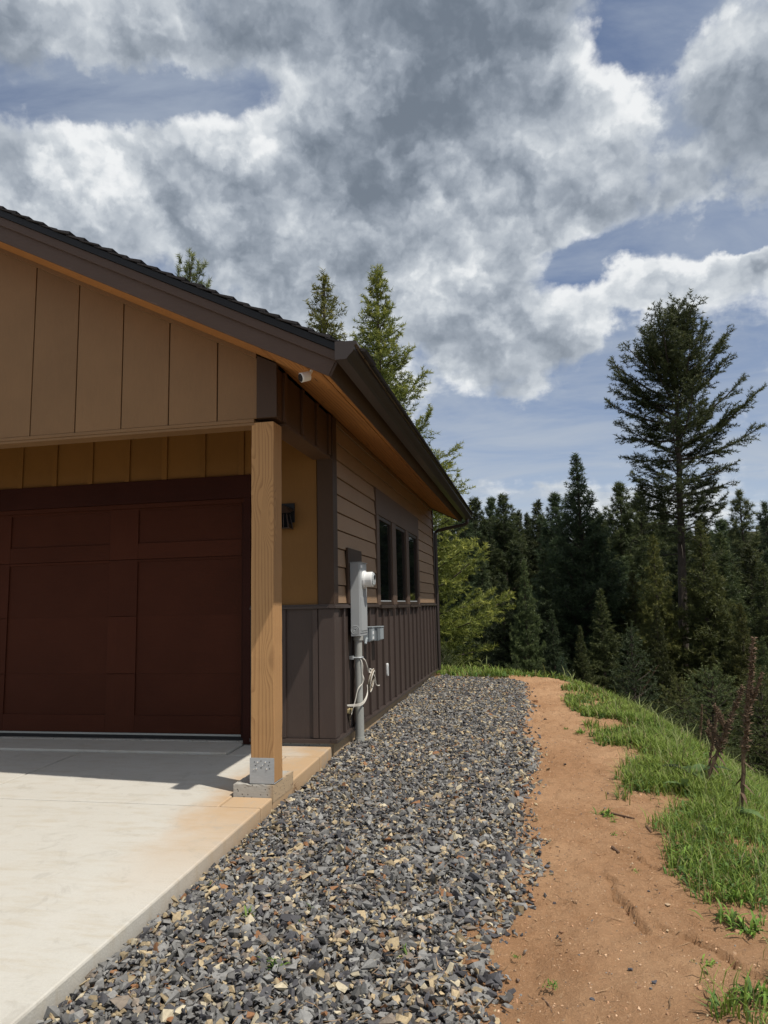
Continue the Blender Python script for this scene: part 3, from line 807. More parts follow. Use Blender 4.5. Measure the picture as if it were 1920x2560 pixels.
    allc = [c for c in allc if -8.5 < c < -2.2]
    e = [-8.51] + allc + [-2.11]
    for a, b in zip(e[:-1], e[1:]):
        z0 = 2.712 if b < -2.8 else 1.347
        if a < -2.81 < b:
            bx('siding_board', 'porch_siding', a + .001, -2.822, YC - .004, YC + .043, 2.712, 3.40); bx('siding_board', 'porch_siding', -2.821, b - .001, YC - .004, YC + .043, 1.347, 3.40)
        else: bx('siding_board', 'porch_siding', a + .001, b - .001, YC - .004, YC + .043, z0, 3.40)
    for c in allc:
        if c < -2.8: bx('batten', 'porch_siding', c - .031, c + .031, YC - .022, YC - .0045, 2.712, 3.38, bevel=.002)
    bx('wall_frame', 'trim', -2.822, -2.165, YC + .045, YC + .16, .0, 3.40)
    for a, b in ((-2.82, -2.47), (-2.466, -2.102)):
        bx('wainscot_board', 'wainscot', a, b, YC - .006, YC + .043, .045, 1.302)
    for c in (-2.79, -2.468, -2.135):
        bx('batten', 'wainscot', c - .026, c + .026, YC - .028, YC - .0065, .047, 1.300, bevel=.003)
    bx('belly_band', 'metal_trim', -2.82, -1.987, YC - .047, YC + .03, 1.3035, 1.3305, bevel=.003)
    bx('belly_band', 'metal_trim', -2.82, -1.987, YC - .033, YC + .03, 1.331, 1.3465)
    bx('base_flashing', 'metal_trim', -2.82, -1.987, YC - .042, YC + .03, .0045, .0405, bevel=.003)
    # door casing and stops
    bx('door_casing', 'door_dark', -2.895, -2.821, YC - .03, YC + .11, -.02, 2.47, bevel=.003)
    bx('door_casing', 'door_dark', -7.84, -7.77, YC - .03, YC + .11, -.02, 2.47, bevel=.003)
    bx('door_casing', 'door_dark', -7.84, -2.821, YC - .03, YC + .11, 2.4705, 2.71, bevel=.003)
    bx('door_stop', 'door_h', -7.77, -2.895, YC + .02, YC + .05, 2.425, 2.4695)
    bx('door_stop', 'door_dark', -2.935, -2.896, YC + .02, YC + .05, .03, 2.4245)
    for x0, x1 in ((-8.52, -7.841),):
        bx('siding_board', 'porch_siding', x0, x1, YC - .004, YC + .043, 0, 2.711)


build_walls()


def build_garage_door():
    gd = bx('garage_door', 'door_dark', -7.77, -2.896, 7.04, 7.06, .052, 2.47)
    zz = [.055, .662, 1.266, 1.872, 2.468]
    for a, b in zip(zz[:-1], zz[1:]): obj('door_section', MB().box(-7.768, -2.898, 7.012, 7.0395, a + .0006, b - .0006), 'door_h', gd)
    sx = [(-4.488, -4.150), (-6.105, -5.73)]
    for x0, x1 in sx + [(-2.96, -2.90), (-7.765, -7.35)]:
        for a, b in zip(zz[:-1], zz[1:]): obj('stile', MB().box(x0, x1, 6.996, 7.0115, a + .0025, b - .0025), 'door_v', gd, bevel=.002)
    for x0, x1 in ((-4.149, -2.961), (-5.729, -4.489), (-7.349, -6.106)):
        for a, b in ((.058, .236), (1.875, 2.045), (2.405, 2.466)): obj('rail', MB().box(x0, x1, 6.997, 7.0115, a, b), 'door_h', gd, bevel=.002)
        obj('rail', MB().box(x0, x1, 6.997, 7.0115, 1.845, 1.8695), 'door_h', gd, bevel=.002)
    obj('weather_seal', MB().box(-7.76, -2.90, 7.0, 7.03, .036, .0545), 'pvc', gd)
    obj('bottom_gasket', MB().box(-7.76, -2.90, 7.004, 7.034, -.014, .0355), 'black', gd)


build_garage_door()


def build_porch():
    # gable boards over the opening
    ed = [-2.113] + [-2.464 - .4365 * k for k in range(15)]
    ed = [e for e in ed if e > -8.6] + [-8.6]

    def top(x): return (3.385 - .5 * (min(x, 0) + 2.12)) if x > RX else (3.385 - .5 * (2 * RX - x + 2.12))
    for b, a in zip(ed[:-1], ed[1:]):
        pts = [(a + .005, 2.848), (b - .005, 2.848), (b - .005, top(b - .005)), (a + .005, top(a + .005))]
        if a < RX < b: pts.insert(3, (RX, top(RX)))
        obj('gable_board', MB().ext([(x, 5.31, z) for x, z in pts], (0, .02, 0)), 'siding_v', house, bevel=.003)
    obj('gable_backing', MB().ext([(-8.58, 5.332, 2.85), (-1.96, 5.332, 2.85), (-1.96, 5.332, 3.29), (RX, 5.332, 4.97), (-8.58, 5.332, 3.29)], (0, .03, 0)), 'trim', house)
    for sgn in (1, -1):
        pt = [(-2.118, 3.349), (RX, 3.349 + .5 * (-2.118 - RX)), (RX, 3.418 + .5 * (-2.118 - RX)), (-2.118, 3.418)]
        if sgn < 0: pt = [(2 * RX - x, z) for x, z in pt]
        obj('frieze_board', MB().ext([(x, 5.290, z) for x, z in pt], (0, .0195, 0)), 'siding_v', house)
    obj('corner_board', MB().ext([(-2.114, 5.295, 2.846), (XW + .003, 5.295, 2.846), (XW + .003, 5.295, 3.29), (-2.114, 5.295, 3.375)], (0, .036, 0)), 'trim', house, bevel=.003)
    bx('beam_bottom', 'siding_v', -8.58, -2.142, 5.305, 5.50, 2.818, 2.8465, bevel=.003)
    bx('beam_bottom', 'siding_v', -8.58, -2.142, 5.312, 5.47, 2.795, 2.8175, bevel=.003)
    bx('beam_core', 'trim', -8.58, -2.145, 5.365, 5.50, 2.85, 3.34)
    # the header along the open side
    bx('beam_bottom', 'header_siding_shaded', -2.14, XW - .004, 5.512, YC - .026, 2.822, 2.8465, bevel=.003)
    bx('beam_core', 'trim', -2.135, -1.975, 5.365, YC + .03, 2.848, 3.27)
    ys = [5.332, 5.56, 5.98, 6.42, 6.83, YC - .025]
    for a, b in zip(ys[:-1], ys[1:]): bx('siding_board', 'header_siding_shaded', -1.974, XW - .012, a + .001, b - .001, 2.848, 3.27)
    for y in (5.50, 5.98, 6.42, 6.83): bx('batten', 'header_siding_shaded', XW - .0115, XW + .012, y - .034, y + .034, 2.85, 3.27, bevel=.002)
    # post
    x0, x1, y0, y1 = -2.166, -1.976, 5.316, 5.506
    b = MB(); nz = 24; rs = random.Random(2); vv = []
    for k in range(nz + 1):
        z = .003 + (2.817 - .003) * k / nz; j = [rs.uniform(-.0018, .0018) for _ in range(8)]
        vv += [(x0 + j[0], y0 + j[1], z), (x1 + j[2], y0 + j[3], z), (x1 + j[4], y1 + j[5], z), (x0 + j[6], y1 + j[7], z)]
    ff = [(4 * k + i, 4 * k + (i + 1) % 4, 4 * k + 4 + (i + 1) % 4, 4 * k + 4 + i) for k in range(nz) for i in range(4)] + [(3, 2, 1, 0), tuple(4 * nz + i for i in range(4))]
    post = obj('post', b.poly(vv, ff), 'post_wood', house, bevel=.006)
    tag(post, 'rough-sawn honey-coloured timber post')
    br = obj('bracket', MB().box(x0 - .003, x1 + .003, y0 - .008, y0 - .0025, .003, .190).box(x0 - .003, x1 + .003, y0 - .0025, y1 + .003, -.001, .0028), 'galvanised', post, bevel=.0008)
    tag(br, 'galvanised steel base plate with screws')
    sc = [(-.075, .160, 0), (-.047, .160, 1), (-.022, .168, 0), (.015, .160, 1), (.046, .160, 0), (-.068, .135, 0), (-.008, .138, 2), (.038, .135, 0), (-.077, .108, 2), (-.056, .113, 1), (-.022, .118, 0), (.026, .112, 1), (.046, .112, 0)]
    for dx, z, k in sc:
        c = Vector(((x0 + x1) / 2 + dx + .015, y0 - .008, z)); r = (.0048, .0085, .006)[k]
        obj('screw', MB().tube([c + Vector((0, .001, 0)), c - Vector((0, .0015 + .0045 * (k > 0), 0))], [r, r * .75], 8), 'black' if k == 0 else 'bright_screw', post)
    bm = bmesh.new(); bmesh.ops.create_cube(bm, size=1)
    for v in bm.verts: v.co = ((-2.297 if v.co.x < 0 else -1.977), (5.30 if v.co.y < 0 else 5.76), (-.13 if v.co.z < 0 else -.002))
    bmesh.ops.subdivide_edges(bm, edges=bm.edges, cuts=9, use_grid_fill=True)
    rr = np.random.RandomState(1)
    for v in bm.verts:
        edge = (abs(v.co.z + .002) < 1e-4) and (v.co.y < 5.301 or v.co.x > -1.978 or v.co.x < -2.296)
        v.co += Vector(rr.normal(size=3) * (.0018 if edge else .0002)) - Vector((0, 0, .002 if edge else 0))
    me = bpy.data.meshes.new('post_footing'); bm.to_mesh(me); bm.free(); obj('post_footing', me, 'rough_concrete', house)


build_porch()


# ------------------------------------------------------------------ fittings on the house
def build_meter():
    t = thing('electric_meter', 'grey electric meter cabinet with white round meter on the side wall', 'meter', (-1.86, 7.6, -.09))
    obj('backing_board', MB().box(-1.944, -1.918, 7.43, 8.06, 1.348, 1.95), 'trim', t, bevel=.003)
    y0, y1, xf = 7.50, 7.85, -1.818
    cab = obj('cabinet', MB().box(-1.9175, xf, y0, y1, 1.0, 1.79), 'grey_metal', t, bevel=.004)
    obj('cover', MB().box(xf, xf + .006, y0 + .012, y1 - .012, 1.03, 1.775), 'grey_metal', cab, bevel=.003)
    obj('cover', MB().box(xf + .0065, xf + .011, y0 + .035, y1 - .035, 1.055, 1.42), 'grey_metal', cab, bevel=.003)
    obj('top_flange', MB().box(-1.92, xf + .012, y0 - .005, y1 + .005, 1.791, 1.797), 'grey_metal', cab)
    for r in (.050, .034, .020):
        c = Vector((-1.87, y0 - .0005, 1.068)); b = MB(); n = 24
        for k in range(n):
            a0, a1 = 2 * math.pi * k / n, 2 * math.pi * (k + 1) / n
            q = lambda rr, a, dy: (c.x + rr * math.cos(a), c.y - dy, c.z + rr * math.sin(a))
            b.poly([q(r, a0, .0), q(r, a1, .0), q(r - .005, a1, .0025), q(r - .005, a0, .0025), q(r - .010, a0, .0), q(r - .010, a1, .0)], [(0, 1, 2, 3), (3, 2, 5, 4)])
        obj('knockout_ring', b, 'grey_metal', cab)
    obj('sticker', MB().box(xf + .0065, xf + .0075, y0 + .05, y0 + .13, 1.735, 1.765), 'white', cab)
    c = Vector((xf + .006, 7.69, 1.61))
    mt = obj('meter', MB().tube([c, c + Vector((.022, 0, 0)), c + Vector((.023, 0, 0)), c + Vector((.10, 0, 0)), c + Vector((.105, 0, 0))], [.098, .098, .083, .083, .078], 28), 'white', t)
    tag(mt, 'white plastic round meter with clear face')
    obj('lens', MB().tube([c + Vector((.1055, 0, 0)), c + Vector((.118, 0, 0)), c + Vector((.124, 0, 0))], [.074, .072, .060], 24), 'clear_cover', mt)
    obj('display', MB().box(c.x + .1245, c.x + .127, c.y - .035, c.y + .035, c.z + .0, c.z + .042), 'black', mt)
    obj('conduit', MB().tube([(-1.862, 7.60, 1.0), (-1.862, 7.60, .23)], .040, 20), 'pvc', t, smooth=False)
    obj('conduit_hub', MB().tube([(-1.862, 7.60, 1.0), (-1.862, 7.60, .955), (-1.862, 7.60, .95)], [.053, .053, .044], 20), 'pvc', t)
    sl_ = obj('conduit_sleeve', MB().tube([(-1.862, 7.60, .245), (-1.862, 7.60, -.20)], [.046, .048], 20), 'pvc', t)
    tag(sl_, 'wider pale plastic sleeve')
    obj('conduit_sleeve', MB().tube([(-1.862, 7.60, -.055), (-1.862, 7.60, -.22)], [.052, .056], 20), 'pvc', t)
    b = MB().box(-1.944, -1.905, 7.53, 7.67, .755, .79)
    n = 14
    pts = [(-1.862 + .046 * math.cos(math.pi * (.5 - k / (n - 1)) ), 7.60 + .046 * math.sin(math.pi * (.5 - k / (n - 1))), .772) for k in range(n)]
    b.tube([(-1.93, pts[0][1], .772)] + pts + [(-1.93, pts[-1][1], .772)], .010, 6)
    obj('pipe_clamp', b, 'galvanised', t)


build_meter()


def build_outlets():
    for y0, w, d, z0, h, lab in ((8.20, .13, .085, .905, .165, 'near weatherproof grey outlet box with printed labels right of the meter cabinet'),
                                 (8.62, .17, .10, .895, .165, 'far hooded grey outlet box on the dark boards below the windows')):
        x0 = XW + .017
        t = thing('outlet_box', lab, 'outlet', (x0, y0, z0), 'grey outlet boxes')
        b = obj('box', MB().box(XW - .012, x0 + d * .55, y0, y0 + w, z0, z0 + h), 'outlet_grey', t, bevel=.006)
        obj('cover', MB().ext([(x0 + d * .55, y0 - .006, z0 - .005), (x0 + d, y0 - .006, z0 + .015), (x0 + d, y0 - .006, z0 + h - .01), (x0 + d * .55, y0 - .006, z0 + h + .006)], (0, w + .012, 0)), 'outlet_grey', t, bevel=.005)
        obj('cover_lip', MB().box(XW + .018, x0 + d + .006, y0 - .009, y0 + w + .009, z0 + h - .004, z0 + h + .010), 'outlet_grey', t, bevel=.003)
        if y0 < 8.5:
            obj('label_plate', MB().box(x0 + d, x0 + d + .001, y0 + .03, y0 + .10, z0 + .085, z0 + .12).box(x0 + d, x0 + d + .001, y0 + .03, y0 + .10, z0 + .03, z0 + .06), 'white', t)
            obj('elbow', MB().tube([(x0 + .02, y0 - .07, z0 - .02), (x0 + .02, y0 - .03, z0 + .03), (x0 + .02, y0 + .01, z0 + .04)], .016, 10), 'outlet_grey', t)
    t = thing('wall_vent', 'small white upright vent cover low on the dark boards', 'vent', (XW, 9.58, .37))
    b = MB(); n = 20; cy, zc, hw, hh = 9.56, .467, .026, .085
    pts = []
    for k in range(n):
        a = 2 * math.pi * k / n; pts.append((XW - .012, cy + hw * math.copysign(abs(math.cos(a)) ** .5, math.cos(a)), zc + hh * math.copysign(abs(math.sin(a)) ** .5, math.sin(a))))
    obj('cover', b.ext(pts[::-1], (.024, 0, 0)), 'white', t, bevel=.004)
    obj('grille', MB().box(XW + .0125, XW + .016, cy - .013, cy + .013, zc - .055, zc + .055), 'grey_metal', t, bevel=.004)
    t = thing('junction_clip', 'small cream plastic cable clip beside the foot of the conduit', 'clip', (XW, 7.46, .16))
    obj('body', MB().box(XW - .012, XW + .022, 7.44, 7.54, .205, .25), 'yellow_plastic', t, bevel=.004)
    obj('leg', MB().box(XW - .011, XW + .012, 7.50, 7.53, .12, .205), 'cable_brown', t, bevel=.003)


build_outlets()


def spline(pts, n=10):
    out = []; P_ = [Vector(p) for p in pts]; P_ = [P_[0]] + P_ + [P_[-1]]
    for i in range(1, len(P_) - 2):
        for k in range(n):
            t = k / n; a, b, c, d = P_[i - 1:i + 3]
            out.append(.5 * ((2 * b) + (c - a) * t + (2 * a - 5 * b + 4 * c - d) * t * t + (3 * b - a - 3 * c + d) * t ** 3))
    return out + [P_[-2]]


def build_cables():
    rs = random.Random(8)
    t = thing('cable_coil', 'coil of brown and white cable hung on the conduit clamp', 'cable', (-1.80, 7.75, .38))
    for k in range(7):
        r = .088 + rs.uniform(-.012, .012); cz = .50 + rs.uniform(-.014, .014); cy = 7.90 + rs.uniform(-.012, .012); cx = -1.80 + rs.uniform(-.012, .02); ph = rs.uniform(-.25, .25)
        pts = [(cx + .025 * math.sin(a + ph), cy + r * 1.3 * math.cos(a), cz + r * 1.35 * math.sin(a)) for a in np.linspace(0, 2 * math.pi, 26)]
        obj('loop', MB().tube(pts, .0048, 6), 'cable_white' if k in (1, 4) else 'cable_brown', t)
    for k in range(3): obj('tie', MB().tube([(-1.80 + .012 * math.cos(a), 7.87 + .012 * k, .61 + .018 * math.sin(a)) for a in np.linspace(0, 6.28, 12)], .004, 5), 'cable_white', t)
    obj('white_end', MB().tube(spline([(-1.845, 7.58, .77), (-1.80, 7.62, .745), (-1.785, 7.68, .66), (-1.79, 7.76, .60), (-1.775, 7.86, .585), (-1.76, 7.93, .53), (-1.76, 7.98, .45), (-1.755, 8.05, .425), (-1.75, 8.12, .42)]), .0065, 7), 'cable_white', t)
    obj('white_end', MB().tube(spline([(-1.845, 7.57, .775), (-1.812, 7.565, .70), (-1.815, 7.57, .60), (-1.80, 7.56, .55), (-1.815, 7.55, .50), (-1.85, 7.50, .45), (-1.875, 7.48, .34), (-1.90, 7.47, .25), (-1.918, 7.46, .19)]), .005, 7), 'cable_white', t)
    t = thing('loose_cable', 'loose pale wires looping low round the front of the conduit', 'cable', (-1.80, 7.55, .25))
    for k in range(3):
        dz = .014 * k
        obj('wire', MB().tube(spline([(-1.80, 7.72, .47 - dz), (-1.79, 7.68, .40 - dz), (-1.80, 7.60, .335 - dz), (-1.83, 7.52, .30 - dz * .8), (-1.90, 7.42, .30 - dz * .6), (-1.935, 7.36, .305 - dz * .4)]), .0036, 6), 'cable_white', t)
    t = thing('ground_wire', 'thin dark wire hanging down behind the conduit', 'wire', (XW, 7.42, .0))
    obj('strand', MB().tube(spline([(-1.905, 7.48, .99), (-1.915, 7.46, .7), (-1.92, 7.45, .4), (-1.915, 7.44, .18), (-1.90, 7.43, .07), (-1.89, 7.52, .03), (-1.90, 7.58, .12), (-1.91, 7.57, .3)]), .0045, 6), 'black', t)


build_cables()


def build_sconce():
    t = thing('wall_lantern', 'dark bronze wall lantern half hidden behind the timber post', 'lantern', (-2.43, 6.92, 2.1))
    obj('back_plate', MB().box(-2.56, -2.345, 6.912, 6.9255, 2.185, 2.385), 'black', t, bevel=.003)
    obj('roof_cap', MB().poly([(-2.53, 6.78, 2.27), (-2.345, 6.78, 2.27), (-2.345, 6.911, 2.31), (-2.53, 6.911, 2.31), (-2.4375, 6.845, 2.36)], [(0, 1, 4), (1, 2, 4), (2, 3, 4), (3, 0, 4), (3, 2, 1, 0)]), 'bronze', t)
    b = MB(); lo, hi = (-2.515, -2.36, 6.765, 6.90, 2.115), (-2.485, -2.39, 6.80, 6.89, 2.265)
    def corner(q, i, j): return (q[i], q[2 + j], q[4])
    obj('glass_panel', MB().poly([corner(lo, 0, 0), corner(lo, 1, 0), corner(lo, 1, 1), corner(lo, 0, 1), corner(hi, 0, 0), corner(hi, 1, 0), corner(hi, 1, 1), corner(hi, 0, 1)], [(0, 1, 5, 4), (1, 2, 6, 5), (2, 3, 7, 6), (3, 0, 4, 7), (3, 2, 1, 0), (4, 5, 6, 7)]), 'glass', t)
    for i, j in ((0, 0), (1, 0), (1, 1), (0, 1)): b.tube([corner(lo, i, j), corner(hi, i, j)], .007, 6)
    for i in (.33, .66):
        b.tube([(lo[0] + (lo[1] - lo[0]) * i, lo[2], lo[4]), (hi[0] + (hi[1] - hi[0]) * i, hi[2], hi[4])], .005, 6)
    obj('cage', b, 'bronze', t)
    obj('rim', MB().tube([corner(lo, 0, 0), corner(lo, 1, 0)], .006, 6).tube([corner(lo, 1, 0), corner(lo, 1, 1)], .006, 6), 'bronze', t)
    t2 = thing('security_camera', 'small white security camera under the roof corner', 'camera', (-1.58, 4.96, 3.12))
    d = Vector((-.62, -.62, -.32)).normalized(); c = Vector((-1.605, 5.02, 3.062))
    body = obj('body', MB().tube([c - d * .030, c - d * .024, c + d * .045, c + d * .050], [.026, .036, .037, .033], 24), 'white', t2, smooth=False)
    obj('face', MB().tube([c + d * .0505, c + d * .0525], [.0315, .030], 24), 'black', t2)
    obj('lens', MB().tube([c + d * .053, c + d * .055], [.012, .010], 16), 'glass', t2)
    e = c - d * .028; m_ = Vector((-1.555, 5.03, 3.128))
    obj('mount', MB().tube([e, (e + m_) / 2, m_], [.010, .012, .014], 10).tube([m_, m_ + Vector((.004, 0, .012))], [.030, .033], 16), 'white', t2)


build_sconce()


# ------------------------------------------------------------------ conifers
def frame(d):
    d = d / np.linalg.norm(d); a = np.cross(d, [0, 0, 1.0]); n = np.linalg.norm(a)
    a = a / n if n > 1e-3 else np.array([1.0, 0, 0]); return a, np.cross(a, d)


def branch_path(rs, p0, az, elev, L, curl, n=7, wig=.12):
    pts = [p0]; e = elev; a = az
    for k in range(n):
        a += rs.normal() * wig * .5; e += curl / n + rs.normal() * wig * .3
        pts.append(pts[-1] + L / n * np.array([math.cos(a) * math.cos(e), math.sin(a) * math.cos(e), math.sin(e)]))
    return np.array(pts)


def along(pts, t):
    n = len(pts) - 1; f = min(max(t, 0), .9999) * n; i = int(f)
    return pts[i] + (pts[i + 1] - pts[i]) * (f - i), pts[i + 1] - pts[i]


class Crown:
    """needle sprays collected as thin leaf-sized faces"""
    def __init__(s, seed, tl, tw, k, cols):
        s.rs = np.random.RandomState(seed); s.P = []; s.D = []; s.tip = []; s.tl, s.tw, s.k, s.cols = tl, tw, k, cols

    def spray(s, p0, d, L, step, tip):
        n = max(2, int(L / step)); d = d / np.linalg.norm(d)
        tt = (np.arange(n) + .7) / n
        sag = np.array([0, 0, -1.0]) * (.12 * L)
        P = p0[None] + tt[:, None] * d[None] * L + (tt ** 2)[:, None] * sag[None]
        s.P.append(P); s.D.append(np.repeat(d[None], n, 0)); s.tip.append(tip * .5 + tt * .5)

    def mesh(s, name):
        rs = s.rs; P = np.repeat(np.concatenate(s.P), s.k, 0); D = np.repeat(np.concatenate(s.D), s.k, 0); tip = np.repeat(np.concatenate(s.tip), s.k); n = len(P)
        r = rs.normal(size=(n, 3)); r -= D * (r * D).sum(1)[:, None]; r /= np.linalg.norm(r, axis=1)[:, None]; r[:, 2] *= .7
        P = P + D * ((rs.rand(n) - .5) * s.tl * .6)[:, None]
        dd = D * (.35 + .5 * rs.rand(n))[:, None] + r; dd /= np.linalg.norm(dd, axis=1)[:, None]
        w = np.cross(dd, rs.normal(size=(n, 3))); w /= np.linalg.norm(w, axis=1)[:, None]
        ln = s.tl * (.55 + .8 * rs.rand(n))[:, None]; wd = s.tw * (.6 + .8 * rs.rand(n))[:, None]
        V = np.stack([P + w * wd, P - w * wd, P + dd * ln], 1).reshape(-1, 3)
        Fc = (np.arange(n) * 3)[:, None] + np.array([[0, 1, 2]])
        c0, c1, c2 = (np.array(c) for c in s.cols)
        f = rs.rand(n)[:, None]; young = (np.clip(tip - .62, 0, 1) / .38)[:, None] * rs.rand(n)[:, None]
        C = c0 * (1 - f) + c1 * f; C = C * (1 - young) + c2 * young
        return npmesh(name, V, Fc, np.repeat(C, 3, 0))


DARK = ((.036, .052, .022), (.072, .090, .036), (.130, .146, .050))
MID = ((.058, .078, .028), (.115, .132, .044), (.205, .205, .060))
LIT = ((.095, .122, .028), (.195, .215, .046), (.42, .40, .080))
TUFT = ((.10, .13, .05), (.19, .22, .09), (.30, .32, .13))
PINE = ((.045, .062, .028), (.085, .102, .044), (.140, .145, .060))
BLUE = ((.030, .050, .026), (.055, .078, .038), (.090, .115, .05))


def make_fir(seed, Ht, R, base, nb, cols, prof, tl, tw, k, step, up=(-.25, .7), curl=.5, gap=.0, trunk_r=None, dead=0, lean=(0., 0.), limbs=(), twist=1.0, twig_gap=.16, jit=(.68, 1.12)):
    """returns (trunk mesh, crown mesh) standing at the local origin"""
    rs = np.random.RandomState(seed); cr = Crown(seed + 1, tl, tw, k, cols); wood = MB()
    tr = trunk_r or .012 * Ht + .05
    def axis(t): return np.array([lean[0] * t + .002 * Ht * math.sin(5 * t + seed), lean[1] * t + .002 * Ht * math.cos(4 * t + seed), t * Ht])
    wood.tube([axis(t) for t in np.linspace(-.03, 1, 14)], [tr * (1 - .93 * max(t, 0)) + .01 for t in np.linspace(-.03, 1, 14)], 9)

    def grow(p0, az, el, L, crl, dens=1.0, w0=None):
        pts = branch_path(rs, p0, az, el, L, crl)
        wr = w0 or (.008 + .012 * L)
        wood.tube(pts, [wr * (1 - .85 * i / (len(pts) - 1)) for i in range(len(pts))], 5, cap=False)
        s = .14 if L > .7 else .05; side = 1
        while s < 1:
            q, d = along(pts, s); dn = d / np.linalg.norm(d); a, b = frame(dn)
            tl_ = (.16 + min(.14, .09 * L) + .40 * L * (1 - s) ** .8) * rs.uniform(.55, 1.1) * twist; tl_ = min(tl_, 1.0)
            ang = rs.uniform(.65, 1.15)
            dv = dn * math.cos(ang) + a * side * math.sin(ang) + b * rs.uniform(-.35, .35)
            if rs.rand() < dens: cr.spray(q, dv, tl_, step, s)
            if tl_ > .45:
                for f in (.45, .75):
                    q2 = q + dv / np.linalg.norm(dv) * tl_ * f; dv2 = dv * .6 + dn * .5 + b * rs.uniform(-.3, .3)
                    if rs.rand() < dens: cr.spray(q2, dv2 - a * side * rs.uniform(0, .9), tl_ * .45, step, s)
            side = -side; s += twig_gap / max(L, .3) * rs.uniform(.6, 1.4)
        cr.spray(pts[-2], pts[-1] - pts[-2], max(.22, L * .16), step, 1.0)

    for i in range(nb):
        t = base + (1 - base) * ((i + rs.rand()) / nb) ** .92
        if rs.rand() < gap * (1 - t): continue
        L = R * np.interp((t - base) / (1 - base), *zip(*prof)) * rs.uniform(*jit)
        if L < .12: L = .12
        el = up[0] + (up[1] - up[0]) * ((t - base) / (1 - base)) ** 1.3 + rs.normal() * .13
        grow(axis(t), i * 2.39996 + rs.normal() * .35, el, L, curl * rs.uniform(.5, 1.3), 1.0)
    for (t, az, el, L, crl, dn) in limbs: grow(axis(t), az, el, L, crl, dn, w0=.02 + .014 * L)
    for i in range(dead):
        t = rs.uniform(.08, base + .12); pts = branch_path(rs, axis(t), rs.uniform(0, 6.28), rs.uniform(.15, .6), R * rs.uniform(.35, .8), -1.3, 8, .05)
        wood.tube(pts, [.022 * (1 - .8 * j / 8) for j in range(9)], 5, cap=False)
    cr.spray(axis(.965), np.array([0, 0, 1.0]), .05 * Ht, step, 1.0)
    me = bpy.data.meshes.new('trunk'); me.from_pydata([tuple(map(float, v)) for v in wood.v], [], wood.f); me.update()
    return me, cr.mesh('crown')


CONE = [(0, .75), (.08, 1), (.35, .78), (.7, .40), (.9, .16), (1, .04)]
SLIM = [(0, .6), (.1, 1), (.5, .72), (.8, .4), (1, .06)]
PINEP = [(0, .5), (.2, .95), (.55, 1), (.8, .75), (.93, .5), (1, .2)]
PINET = [(0, .5), (.2, .95), (.5, .92), (.78, .62), (.92, .34), (1, .10)]
ROUND = [(0, .75), (.2, 1.0), (.55, .92), (.8, .62), (.93, .38), (1, .12)]


def plant_tree(name, label, px, py, Y, meshes, Ht, group=None, rot=None, sxy=1.0, mats=('bark', 'needle'), off=0.0):
    """stand a tree so that its tip falls at photo pixel (px, py) at depth Y; its foot is on the ground there"""
    p = at_y(px, py, Y); z0 = gz1(p.x, p.y) - .05 + off; s = (p.z - z0) / Ht
    o = thing(name, label, 'tree', (p.x, p.y, z0), group); del o['_world']
    o.rotation_euler.z = random.uniform(0, 6.28) if rot is None else rot; o.scale = (s * sxy, s * sxy, s)
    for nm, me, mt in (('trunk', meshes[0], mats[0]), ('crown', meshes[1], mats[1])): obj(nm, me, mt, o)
    return o


